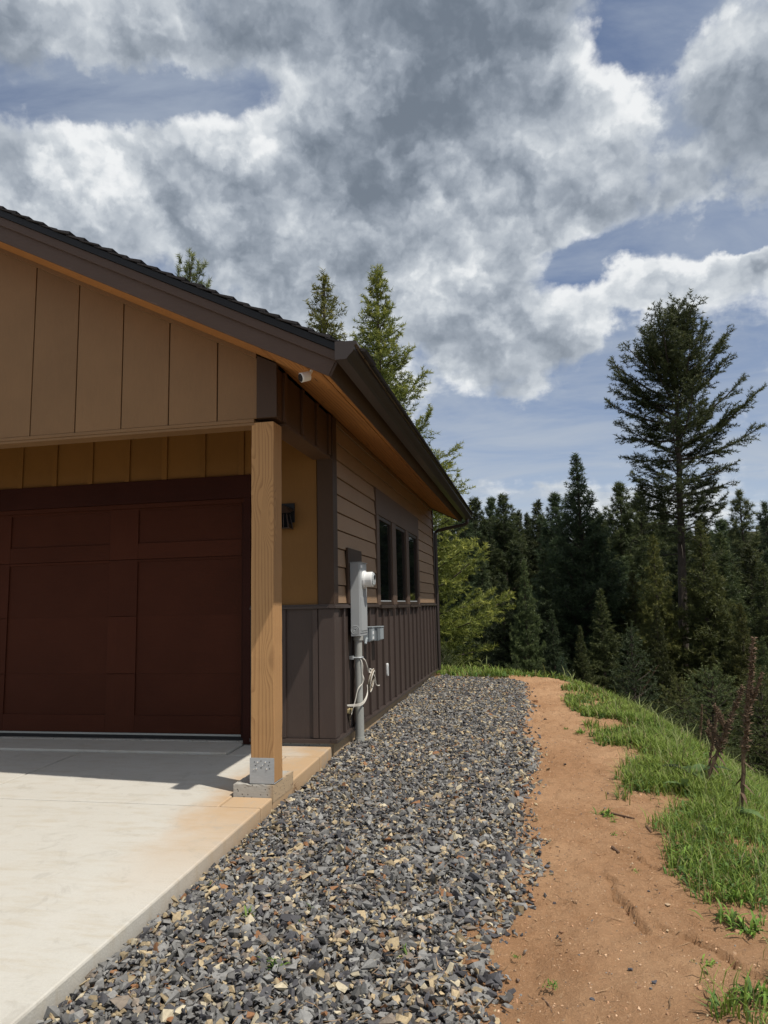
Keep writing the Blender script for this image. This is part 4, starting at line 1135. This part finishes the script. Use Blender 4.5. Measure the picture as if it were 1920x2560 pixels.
def build_trees():
    # the sunlit fir whose skirts show past the far corner and whose top stands over the eave
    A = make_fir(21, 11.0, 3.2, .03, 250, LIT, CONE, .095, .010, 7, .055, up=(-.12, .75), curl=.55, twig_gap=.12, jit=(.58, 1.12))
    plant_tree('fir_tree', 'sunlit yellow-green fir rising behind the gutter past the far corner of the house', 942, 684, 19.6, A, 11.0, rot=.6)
    B = make_fir(22, 12.0, 2.3, .25, 120, LIT, SLIM, .12, .012, 8, .075, up=(-.1, .7), curl=.5)
    plant_tree('fir_tree', 'slim pale fir top seen just above the roof, left of the bigger one', 812, 700, 25.5, B, 12.0, rot=2.2)
    # young pine: tufts at branch ends
    C = make_fir(23, 11.0, 2.0, .25, 62, TUFT, PINEP, .17, .010, 14, .05, up=(.1, .95), curl=.5, twist=.42, twig_gap=.24)
    plant_tree('pine_tree', 'tuft-topped pine peeping over the roof edge above the gable', 474, 672, 20.5, C, 11.0, rot=.3, sxy=.7)
    # the tall open fir that stands alone against the sky
    Y = 30.0; top = at_y(1688, 812, Y); foot = at_y(1708, 1850, Y); foot.z = gz1(foot.x, Y); g0 = foot.z; Ht = top.z - g0; lm = []
    for ya, xe, ye, dn in [(1115, 1905, 1010, .75), (1150, 1900, 1098, .8), (1075, 1862, 960, .6), (1200, 1832, 1178, .8), (1240, 1822, 1213, .8), (1015, 1842, 900, .8), (1005, 1545, 893, .8), (1062, 1528, 1018, .75), (1018, 1590, 985, .7),
                           (1100, 1556, 1090, .9), (1150, 1570, 1142, .9), (1255, 1592, 1224, .9), (1075, 1610, 1050, .8), (1215, 1640, 1190, .9), (1295, 1580, 1262, .9), (1290, 1810, 1262, .8), (960, 1560, 880, .8), (950, 1815, 850, .8)]:
        a = at_y(1698, ya, Y); e = at_y(xe, ye, Y); v = e - a; hl = math.hypot(v.x, v.y); L = v.length * 1.06
        az = math.atan2(v.y, v.x) + random.uniform(-.3, .3); el = math.atan2(v.z, hl)
        lm.append(((a.z - g0) / Ht, az, el - .22, L, .45, dn))
    OLIVE = ((.050, .066, .024), (.092, .106, .038), (.18, .18, .060))
    Hh = make_fir(31, Ht, 3.9, .46, 125, OLIVE, [(0, .42), (.22, .52), (.45, .78), (.66, .86), (.82, .70), (.93, .46), (1, .16)], .13, .013, 9, .085, up=(.08, .95), curl=.6, gap=.95, trunk_r=.25, dead=16, limbs=lm, jit=(.35, 1.12), twist=1.1, lean=(top.x - foot.x, 0), twig_gap=.145)
    o = thing('fir_tree', 'tall lone fir with open crown and bare lower trunk against the sky', 'tree', (foot.x, Y, g0)); del o['_world']
    obj('trunk', Hh[0], 'bark', o); obj('crown', Hh[1], 'needle', o)
    # the broad dark fir left of it
    D = make_fir(32, 15.0, 4.2, .03, 230, DARK, CONE, .18, .017, 6, .09, up=(-.1, .8), curl=.6)
    plant_tree('fir_tree', 'broad dark fir with a pointed top left of the tall lone fir', 1441, 1148, 33, D, 15.0, rot=1.0, sxy=.98)
    # forest stock
    E1 = make_fir(41, 16.0, 2.7, .12, 150, DARK, CONE, .26, .022, 9, .12, up=(-.1, .7), dead=8)
    E2 = make_fir(42, 17.0, 2.7, .25, 125, DARK, PINET, .30, .019, 14, .12, up=(.1, .9), twist=.7, twig_gap=.28)
    E3 = make_fir(43, 14.0, 3.4, .05, 150, DARK, CONE, .24, .022, 8, .12, up=(-.15, .7), dead=8)
    E4 = make_fir(44, 12.0, 3.2, .04, 150, MID, CONE, .20, .018, 8, .11, up=(-.1, .8))
    E5 = make_fir(45, 17.0, 2.3, .35, 95, PINE, PINET, .30, .018, 13, .13, up=(.1, .9), twist=.7, twig_gap=.28)
    ST = {'f': (E1, 16.0), 'p': (E2, 17.0), 'c': (E3, 14.0), 'm': (E4, 12.0), 'q': (E5, 17.0)}
    lab = {'f': 'slim dark fir in the row of trees beyond the yard', 'p': 'dark round-topped pine in the row of trees beyond the yard', 'c': 'broad dark fir low in the wood beyond the path', 'm': 'mid-green bushy fir low in the wood beyond the grass', 'q': 'paler slender pine on the skyline right of the tall lone fir'}
    spots = [('p', 1187, 1258, 50, 1), ('p', 1228, 1257, 56, .8), ('p', 1257, 1249, 52, .9), ('f', 1296, 1284, 60, .8), ('f', 1316, 1292, 64, .8), ('c', 1343, 1260, 50, .9), ('p', 1387, 1247, 46, 1), ('p', 1548, 1221, 48, .9), ('p', 1598, 1244, 50, 1), ('f', 1655, 1262, 52, 1),
             ('q', 1848, 1238, 46, .9), ('q', 1911, 1267, 50, .9), ('p', 1160, 1290, 48, 1), ('p', 1130, 1280, 54, 1), ('f', 1500, 1290, 44, 1), ('c', 1700, 1290, 42, 1),
             ('m', 1632, 1352, 28.5, .75), ('m', 1748, 1318, 28, .85), ('m', 1800, 1345, 35, 1), ('c', 1870, 1370, 36, 1), ('m', 1905, 1420, 30, .9), ('c', 1560, 1400, 36, 1),
             ('m', 1309, 1410, 27, .62), ('f', 1360, 1380, 31, 1), ('c', 1255, 1440, 34, 1), ('c', 1205, 1400, 38, 1), ('c', 1500, 1480, 28, .9), ('m', 1850, 1520, 24, .8), ('c', 1780, 1500, 28, .8), ('c', 1640, 1520, 27, .7), ('c', 1380, 1530, 24, .7), ('m', 1905, 1600, 20, .8), ('c', 1450, 1570, 23, .7), ('m', 1580, 1440, 32, .8)]
    own = ['round-topped pine standing just past the end of the gutter', 'narrow pine on the skyline, second of three right of the gutter', 'tallest of the three skyline pines right of the gutter', 'small pointed fir low in the gap of the skyline', 'tiny pointed fir in the gap of the skyline, right of its twin', 'pointed fir on the skyline left of the broad dark fir', 'pine crowding the left side of the broad dark fir', 'pine on the skyline between the broad dark fir and the tall lone fir', 'wide pine just left of the tall bare trunk', 'fir behind the bare trunk of the tall lone fir',
           'pale slender pine on the skyline right of the tall lone fir', 'pale pine cut by the right edge of the picture', 'pine half hidden behind the end of the gutter', 'pine behind the roof corner, mostly hidden by the gutter', 'dark fir behind the right shoulder of the broad dark fir', 'dark fir right behind the tall trunk at mid height',
           'bushy fir left of the tall trunk below the skyline', 'bushy green fir against the right side of the tall trunk', 'bushy fir halfway between the tall trunk and the right edge', 'dark fir below the pale skyline pine', 'bushy fir at the right edge at mid height', 'dark fir between the broad dark fir and the tall trunk',
           'small sunlit pointed fir in front of the dark wood beyond the path', 'slim fir just behind the small sunlit pointed one', 'dark fir right of the sunlit yellow-green fir', 'dark fir in the gap beside the sunlit yellow-green fir', 'shaded fir before the broad dark fir', 'bushy fir low at the right, behind the tall dry stalk', 'dark fir low at the right of the tall trunk', 'low dark fir at the left foot of the tall trunk', 'low dark fir beyond the end of the path', 'low bushy fir at the right edge behind the shrubs', 'low dark fir behind the bank, under the broad dark fir', 'bushy fir in the middle of the wood, left of the tall trunk']
    grp = {'f': 'slim firs of the wood', 'p': 'round-topped pines of the wood', 'c': 'broad firs of the wood', 'm': 'bushy firs of the wood', 'q': 'pale skyline pines'}
    for (k, x, y, Yd, sx), l in zip(spots, own):
        me, h = ST[k]; plant_tree('pine_tree' if k in 'pq' else 'fir_tree', l, x, y, Yd, me, h, group=grp[k], sxy=sx)
    # trees farther back, closing the wood
    rs = random.Random(12); deep = 'dark conifer deep in the wood behind the front trees'
    for i in range(64):
        x = 1000 + 15.5 * i + rs.uniform(-12, 12); Yd = rs.uniform(62, 100); y = rs.uniform(1290, 1345); k = rs.choice('fpc'); me, h = ST[k]
        plant_tree('conifer_tree', deep, x, y, Yd, me, h, group='conifers deep in the wood')
    for i in range(16):                                            # on the slope to the right, for the window reflections and a step aside
        X_ = rs.uniform(14, 32); Yd = rs.uniform(2, 34); k = rs.choice('fpm'); me, h = ST[k]; sc_ = rs.uniform(.8, 1.1)
        if X_ < 10 + .45 * Yd: continue
        o = thing('conifer_tree', 'conifer on the slope past the right edge of the yard', 'tree', (X_, Yd, gz1(X_, Yd)), 'conifers on the right slope'); del o['_world']
        o.rotation_euler.z = rs.uniform(0, 6); o.scale = (sc_, sc_, sc_); obj('trunk', me[0], 'bark', o); obj('crown', me[1], 'needle', o)
    # saplings on the slope
    S1 = make_fir(51, 2.4, .95, .04, 62, BLUE, CONE, .055, .006, 5, .04, up=(.0, .8), trunk_r=.03, twig_gap=.10)
    S2 = make_fir(52, 2.4, 1.1, .03, 60, MID, ROUND, .055, .006, 5, .04, up=(.0, .8), trunk_r=.03, twig_gap=.10)
    for me, x, y, Yd, sx, l in ((S1, 1577, 1582, 16.5, .95, 'bluish young spruce on the bank in front of the tall trunk'), (S2, 1775, 1690, 16, 1.1, 'rounded young fir on the bank right of the tall trunk'), (S2, 1105, 1625, 17.6, 1.0, 'low leafy young fir against the far corner of the house'),
                                (S1, 1404, 1652, 16.8, .8, 'tiny spruce seedling at the end of the path'), (S2, 1700, 1715, 17.5, 1, 'squat young fir at the foot of the tall trunk'), (S1, 1292, 1668, 17.2, 1.1, 'small spruce seedling in the grass beyond the gravel'), (S2, 1900, 1700, 13.0, 1.0, 'young fir at the right edge behind the tallest dry stalk')):
        plant_tree('young_fir', l, x, y, Yd, me, 2.4, sxy=sx)


build_trees()


# ------------------------------------------------------------------ grass and weeds
def blades(rs, X, Y, Z, hgt, wid, lean, cols):
    n = len(X); a = rs.rand(n) * 2 * np.pi; d = np.stack([np.cos(a), np.sin(a), np.zeros(n)], 1); w = np.stack([-np.sin(a), np.cos(a), np.zeros(n)], 1)
    ln = (lean * (.3 + rs.rand(n)))[:, None]; h = hgt[:, None]; B = np.stack([X, Y, Z], 1); up_ = np.array([0, 0, 1.0])
    p0 = B - w * wid[:, None]; p1 = B + w * wid[:, None]; m_ = B + up_ * h * .55 + d * h * ln * .3
    p2 = m_ + w * wid[:, None] * .85; p3 = m_ - w * wid[:, None] * .85; p4 = B + up_ * h * (1 - .25 * ln) + d * h * ln
    V = np.stack([p0, p1, p2, p3, p4], 1).reshape(-1, 3); o = (np.arange(n) * 5)[:, None]
    Fc = np.concatenate([o + np.array([[0, 1, 2]]), o + np.array([[0, 2, 3]]), o + np.array([[3, 2, 4]])])
    return V, Fc, np.repeat(cols, 5, 0)


def build_grass():
    rs = np.random.RandomState(77); n = 265000
    near = rs.rand(n) < .66
    Y = np.where(near, 2.2 + 8.8 * rs.rand(n) ** 1.15, 9 + 10 * rs.rand(n)); X = np.where(near | (rs.rand(n) < .5), .4 + 3.4 * rs.rand(n), -6 + 9 * rs.rand(n))
    e = X - Redge(Y); back = Y > 14.15 + .25 * fbm(X, Y, 2, 5, 3) - .30 * np.clip(X + 2.2, -9, 1.6) * .5
    cov = fbm(X, Y, 2.4, 61, 4); fill = np.clip((e + .05 + cov * .6) / .24, 0, 1) * np.clip(.42 + cov * 3.4 + .35 * np.clip(e / .8, 0, 1) - .18 * np.clip((5.2 - Y) / 1.5, 0, 1), .02, 1)
    sd = polydist(X, Y, RIM)
    keep = np.where(back, rs.rand(n) < .75, (rs.rand(n) < fill) & (Y < 14.6)) & (sd < 3.2) & ~((X < -1.85) & (Y < 14.7)) & ~((X < Redge(Y) - .12) & ~back)
    X, Y, sd, back = X[keep], Y[keep], sd[keep], back[keep]; n = len(X)
    tall = fbm(X, Y, 1.1, 15, 3); dist = np.hypot(X, Y)
    h = (.045 + .075 * rs.rand(n) + .14 * np.clip(tall + .1, 0, 1) + .13 * np.clip(sd + .3, 0, .8) * rs.rand(n)) * np.where(back, 1.5, 1.0); h = np.minimum(h, .30)
    wd = (.0020 + .0022 * rs.rand(n)) * np.clip(dist / 6, .9, 2.4)
    f = rs.rand(n)[:, None]; dry = (rs.rand(n) < .09)[:, None]; hue = np.clip(fbm(X, Y, .9, 25, 3) * 2 + .5, 0, 1)[:, None]
    C = (np.array([.075, .138, .020]) * (1 - f) + np.array([.25, .345, .060]) * f) * (1 - .35 * hue) + np.array([.27, .31, .06]) * .35 * hue
    C = np.where(dry, np.array([.30, .24, .12]) * (.6 + .6 * f), C)
    Z = np.where(X < 1.25, np.maximum(gz(X, Y), pathz(X, Y)), gz(X, Y)) - .006
    tallst = rs.rand(n) < .010; h = np.where(tallst, h * 1.4 + .12, h); C = np.where(tallst[:, None], np.array([.22, .25, .09]) * (.7 + .6 * f), C)
    herb = (rs.rand(n) < .26) & ~tallst; wd = np.where(herb, wd * 2.6, wd); h = np.where(herb, h * .6, h); C = np.where(herb[:, None], np.array([.10, .18, .045]) * (.7 + .7 * f), C)
    V, Fc, T = blades(rs, X, Y, Z, h, wd, np.where(herb, 1.3, .75), C)
    tag(obj('grass', npmesh('grass', V, Fc, T), 'leaf'), 'short green grass along the rim of the yard', 'grass', kind='stuff')


build_grass()


def leaf_fan(rs, n, L, wd, up0, cols, spread=0.0):
    """rosette of n leaves: V, F, T in local coordinates"""
    Vs, Fs, Ts, o = [], [], [], 0
    for i in range(n):
        a = i * 2.4 + rs.normal() * .6; l = L * rs.uniform(.3, 1.15); e = up0 * rs.uniform(.3, 1.35); w_ = wd * rs.uniform(.7, 1.2)
        d = np.array([math.cos(a), math.sin(a), 0]); s = np.array([-math.sin(a), math.cos(a), 0]); pts = []; p = np.zeros(3); ee = e; p = np.array([rs.normal(), rs.normal(), 0]) * L * spread
        for k in range(5):
            pts.append(p.copy()); p = p + l / 4 * (d * math.cos(ee) + np.array([0, 0, math.sin(ee)])); ee -= .35
        prof = (.25, .8, 1.0, .75, .05)
        v = []
        for q, f in zip(pts, prof): v += [q - s * w_ * f + np.array([0, 0, w_ * f * .3]), q, q + s * w_ * f + np.array([0, 0, w_ * f * .3])]
        for k in range(4):
            b = o + 3 * k; Fs += [(b, b + 1, b + 4, b + 3), (b + 1, b + 2, b + 5, b + 4)]
        c = np.array(cols[0]) * (1 - rs.rand()) + np.array(cols[1]) * rs.rand(); Vs += v; Ts += [c] * len(v); o += len(v)
    return np.array(Vs), np.array(Fs), np.array(Ts)


def weed(name, label, x, y, n, L, wd, up0, group=None, cols=((.06, .11, .02), (.13, .19, .04)), surf=None, seed=0, cat='weed', spread=0.0):
    rs = np.random.RandomState(seed); p = at_z(x, y, -.2)
    for _ in range(4):
        z = surf(p.x, p.y) if surf else float(np.maximum(pathz(np.array([p.x]), np.array([p.y])), gz(np.array([p.x]), np.array([p.y])))[0]); p = at_z(x, y, z)
    o = thing(name, label, cat, (p.x, p.y, z - .004), group); del o['_world']
    half = max(3, n // 2)
    for k, nn in enumerate((half, n - half)):
        if nn <= 0: continue
        V, Fc, T = leaf_fan(rs, nn, L * (1 - .3 * k), wd, up0 + .35 * k, cols, spread); q = obj('leaves', npmesh('leaves', V, Fc, T, smooth=True), 'leaf', o); q.rotation_euler.z = k * 1.1
    return o


def build_weeds():
    br = lambda a, b: float(bedz(np.array([a]), np.array([b]))[0]) + .02
    for i, (x, y, s, l) in enumerate([(1372, 2462, .07, 'single weed rosette in the middle of the dirt near the camera'), (1515, 2038, .10, 'leafy weed on the dirt where the path narrows'), (1532, 2055, .06, 'tiny weed on the dirt below the leafy one'), (1531, 2088, .06, 'small weed on the dirt left of a thin stick'), (1568, 2090, .05, 'small sprig on the dirt beside a thin stick'),
                                      (1722, 2150, .14, 'large clump of weeds at the right edge of the dirt'), (1588, 2178, .05, 'thin sprig beside a pale pebble on the dirt'), (1775, 2412, .08, 'grey-green weed on the dirt below the crack'), (1818, 2300, .12, 'weed clump growing right of the crack'), (1890, 2500, .13, 'big broad-leaved weed in the bottom right corner'), (1850, 2245, .15, 'broad weed clump at the right edge'), (1880, 2330, .13, 'weed clump at the right edge below the broad one'), (1900, 2175, .15, 'leafy weed at the far right of the dirt'),
                                      (1415, 1822, .08, 'small weed on the path far from the camera'), (1450, 1832, .10, 'weed at the path edge far from the camera'), (1468, 1790, .12, 'weed at the grass edge far up the path'), (1290, 2393, .05, 'tiny weed at the gravel edge')]):
        weed('weed', l, x, y, 22 if s < .1 else 54, s * (.62 if s < .1 else .85), s * .045, 1.1, 'weeds on the dirt', seed=i + 1, spread=.38, cols=((.09, .17, .025), (.20, .32, .055)))
    for i, (x, y, s, l) in enumerate([(617, 2290, .075, 'upright green weed in the gravel left of centre'), (756, 2308, .06, 'small green weed in the gravel, right of two others'), (782, 2276, .06, 'small green weed farther back in the gravel'), (693, 2420, .085, 'double weed in the near gravel'), (657, 2412, .06, 'pale weed beside the double one in the near gravel'), (1015, 2385, .07, 'wispy weed in the gravel near the path'), (525, 2215, .05, 'tiny weed in the gravel close to the slab'), (690, 2095, .04, 'tiny pale sprig in the gravel behind')]):
        weed('weed', l, x, y, 18, s * .85, s * .06, 1.15, spread=.18, group= 'weeds in the gravel', seed=40 + i, surf=br)
    weed('dry_tuft', 'tuft of reddish dry grass by the post footing', 732, 1975, 26, .13, .0018, .9, None, ((.10, .05, .03), (.18, .09, .05)), seed=70, surf=br, cat='grass tuft')
    gs = lambda a, b: gz1(a, b) + .02
    for i, (x, y, s, l) in enumerate([(1735, 1945, .30, 'broad-leaved green plant in the grass left of the leaning stalk'), (1712, 1975, .22, 'grey-green broad-leaved plant in the grass below another'), (1830, 2040, .24, 'broad-leaved plant at the foot of the tall dry stalk'), (1690, 1930, .16, 'small broad-leaved plant in the grass verge'), (1780, 2090, .16, 'small leafy plant low in the grass verge')]):
        weed('leafy_plant', l, x, y, 14, s, s * .17, .6, None, ((.06, .115, .035), (.12, .18, .06)), seed=90 + i, surf=gs, cat='plant')


build_weeds()


def build_shrubs():
    rs = np.random.RandomState(5)
    for i, (x, y, r, hh, l) in enumerate([(1905, 1905, .42, .75, 'leafy light green shrub at the right edge beside the tallest dry stalk'), (1870, 1815, .40, .65, 'light green shrub on the bank behind the tallest dry stalk'), (1915, 1790, .5, .8, 'light green shrub at the far right of the bank'), (1800, 1850, .28, .4, 'low grassy shrub on the bank beyond the leaning stalk')]):
        p = at_z(x, y, -.5)
        for _ in range(8): p = at_z(x, y, gz1(p.x, p.y))
        o = thing('shrub', l, 'shrub', (p.x, p.y, p.z - .02), 'shrubs on the bank'); del o['_world']
        cr = Crown(300 + i, .055, .013, 5, ((.10, .16, .04), (.17, .24, .07), (.26, .33, .11))); wood = MB()
        for k in range(46):
            a = rs.rand() * 6.28; e = .35 + rs.rand() * 1.15; L = hh * (.55 + .5 * rs.rand()) * (.7 + .3 * math.sin(e)); q = branch_path(rs, np.array([rs.normal() * .06, rs.normal() * .06, 0]), a, e, L, .3)
            q[:, :2] *= r / hh * 1.2; wood.tube(q, [.004] * len(q), 4, cap=False)
            for t in np.arange(.25, 1, .09): c_, d_ = along(q, t); cr.spray(c_, d_ + rs.normal(size=3) * .08, .12, .03, t)
        me = bpy.data.meshes.new('stems'); me.from_pydata([tuple(map(float, v)) for v in wood.v], [], wood.f); me.update()
        obj('stems', me, 'bark', o); obj('foliage', cr.mesh('foliage'), 'leaf', o)


build_shrubs()


def stalk(label, base, top, r, seed, zb=None, side=0):
    """dead mullein: ragged seed spike on a thin stem, standing on the slope"""
    rs = random.Random(seed); p = at_z(*base, -.35)
    for _ in range(6): p = at_z(*base, gz1(p.x, p.y) + (zb or 0))
    e = at_y(*top, p.y); o = thing('dry_stalk', label, 'stalk', (p.x, p.y, gz1(p.x, p.y)), 'dead mullein stalks'); v = e - p; Hs = v.length
    b = MB(); n = 12; pts = [p + v * (k / n) + Vector((rs.uniform(-1, 1), rs.uniform(-1, 1), 0)) * .006 * Hs for k in range(n + 1)]; pts[0] = p - v * .06
    obj('stem', b.tube(pts, [r * .55 * (1 - .5 * k / n) for k in range(n + 1)], 7), 'mullein', o)
    def spike(P, Q, rr, m_):
        s = MB()
        ax = (Q - P); L = ax.length; ax.normalize(); a = ax.orthogonal().normalized(); c = ax.cross(a)
        for k in range(m_):
            t = rs.random() ; an = rs.uniform(0, 6.28); q = P + ax * L * t + (a * math.cos(an) + c * math.sin(an)) * rr * .45 * (1 - .45 * t)
            d = (a * math.cos(an) + c * math.sin(an) + ax * .5) * rr * rs.uniform(.6, 1.2) * (1 - .4 * t); w = ax.cross(d).normalized() * rr * .38; u_ = ax * rr * .35
            s.poly([q - w, q + w, q + u_, q + d], [(0, 1, 3), (1, 2, 3), (2, 0, 3), (2, 1, 0)])
        obj('seed_head', s, 'mullein', o)
    spike(pts[0] + v * .42, e, r * 1.15, int(150 * Hs + 60)); 
    for k in range(side):
        t = rs.uniform(.42, .65); q = p + v * t; sd = Vector((rs.choice((-1, 1)) * rs.uniform(.3, .6), rs.uniform(-.3, .3), 1)).normalized() * Hs * rs.uniform(.15, .26); b2 = MB().tube([q, q + sd * .35 + Vector((0, 0, -.01)), q + sd], r * .35, 5); obj('side_stem', b2, 'mullein', o); spike(q + sd * .3, q + sd, r * .9, 60)
    s = MB()
    for k in range(10):                                           # shrivelled leaves on the lower stem
        t = rs.uniform(.04, .42); q = p + v * t; an = rs.uniform(0, 6.28); d = Vector((math.cos(an), math.sin(an), -.9)) * r * rs.uniform(1.5, 3.5); w = Vector((-math.sin(an), math.cos(an), 0)) * r * .5
        s.poly([q - w, q + w, q + d * .6 + w * .8, q + d], [(0, 1, 2, 3)])
    obj('withered_leaves', s, 'mullein', o)


def z5(a, b): return (1060 + a * .5184, 1100 + b * .5184)


for i, (b, t, r, sd, l) in enumerate([((1520, 1830), (1590, 955), .030, 1, 'tallest dark dry mullein stalk near the right edge'), ((1350, 1680), (1540, 1185), .028, 5, 'leaning branched dry stalk left of the tallest one'), ((1330, 1485), (1340, 1275), .022, 0, 'thin dry stalk standing before the dark trees, left of the branched one'),
                                      ((1392, 1460), (1393, 1140), .020, 1, 'slender tall dry stalk just left of the branched one'), ((1565, 1600), (1560, 1180), .024, 1, 'dry stalk directly behind the tallest one'), ((1000, 1300), (1130, 1085), .020, 0, 'thin dry stalk leaning right before the bluish spruce'), ((985, 1290), (1020, 1160), .016, 0, 'short dry stalk at the foot of the leaning one'), ((830, 1220), (905, 1145), .018, 0, 'short dry stalk leaning right at the rim of the bank'),
                                      ((788, 1205), (792, 1132), .018, 0, 'leftmost of three short upright dry stalks at the rim'), ((818, 1212), (830, 1130), .018, 0, 'middle of three short upright dry stalks at the rim'), ((853, 1215), (860, 1140), .014, 0, 'rightmost of three short upright dry stalks at the rim'), ((905, 1200), (925, 1045), .016, 0, 'tall thin dry stalk beside the bluish spruce'), ((688, 1168), (722, 1092), .018, 0, 'short leaning dry stalk above the end of the path'), ((545, 1160), (552, 1118), .016, 0, 'stubby dry stalk in the grass beyond the path'), ((315, 1128), (326, 1038), .014, 0, 'lone thin dry stalk in the grass beyond the gravel'), ((1365, 1640), (1410, 1330), .020, 2, 'short dry stalk crossing behind the branched one')]):
    stalk(l, z5(*b), z5(*t), r, 100 + i, side=sd)


def stick(label, pts, r, surf, group='fallen sticks'):
    P_ = []
    for x, y in pts:
        p = at_z(x, y, -.2)
        for _ in range(4): p = at_z(x, y, surf(p.x, p.y) + r * .8)
        P_.append(p)
    o = thing('stick', label, 'stick', tuple(P_[0]), group)
    obj('wood', MB().tube(spline(P_, 5), [r * (1 - .5 * k / (5 * (len(P_) - 1))) for k in range(5 * (len(P_) - 1) + 1)], 6), 'stick', o)


ps = lambda a, b: float(pathz(np.array([a]), np.array([b]))[0]); bs_ = lambda a, b: float(bedz(np.array([a]), np.array([b]))[0]) + .03
stick('dark stick lying at the grass edge by the leafy weed', [z5(905, 1800), z5(960, 1812), z5(1015, 1825)], .009, ps)
stick('short dark stick end lying above the crack in the dirt', [(1531, 2118), (1548, 2131)], .011, ps)
stick('short stick on the dirt near the right grass', [(1616, 2065), (1628, 2080)], .008, ps)
stick('long thin twig lying on the far gravel', [z5(350, 1212), z5(395, 1220), z5(440, 1228)], .010, bs_)
stick('thin twig lying across the far path', [z5(490, 1248), z5(540, 1262)], .006, ps)
stick('thin pale twig lying on the dirt below the weed rosette', [(1356, 2495), (1372, 2512), (1380, 2530)], .004, ps)

for o_ in bpy.data.objects:                                       # helper property no longer needed
    if '_world' in o_: del o_['_world']
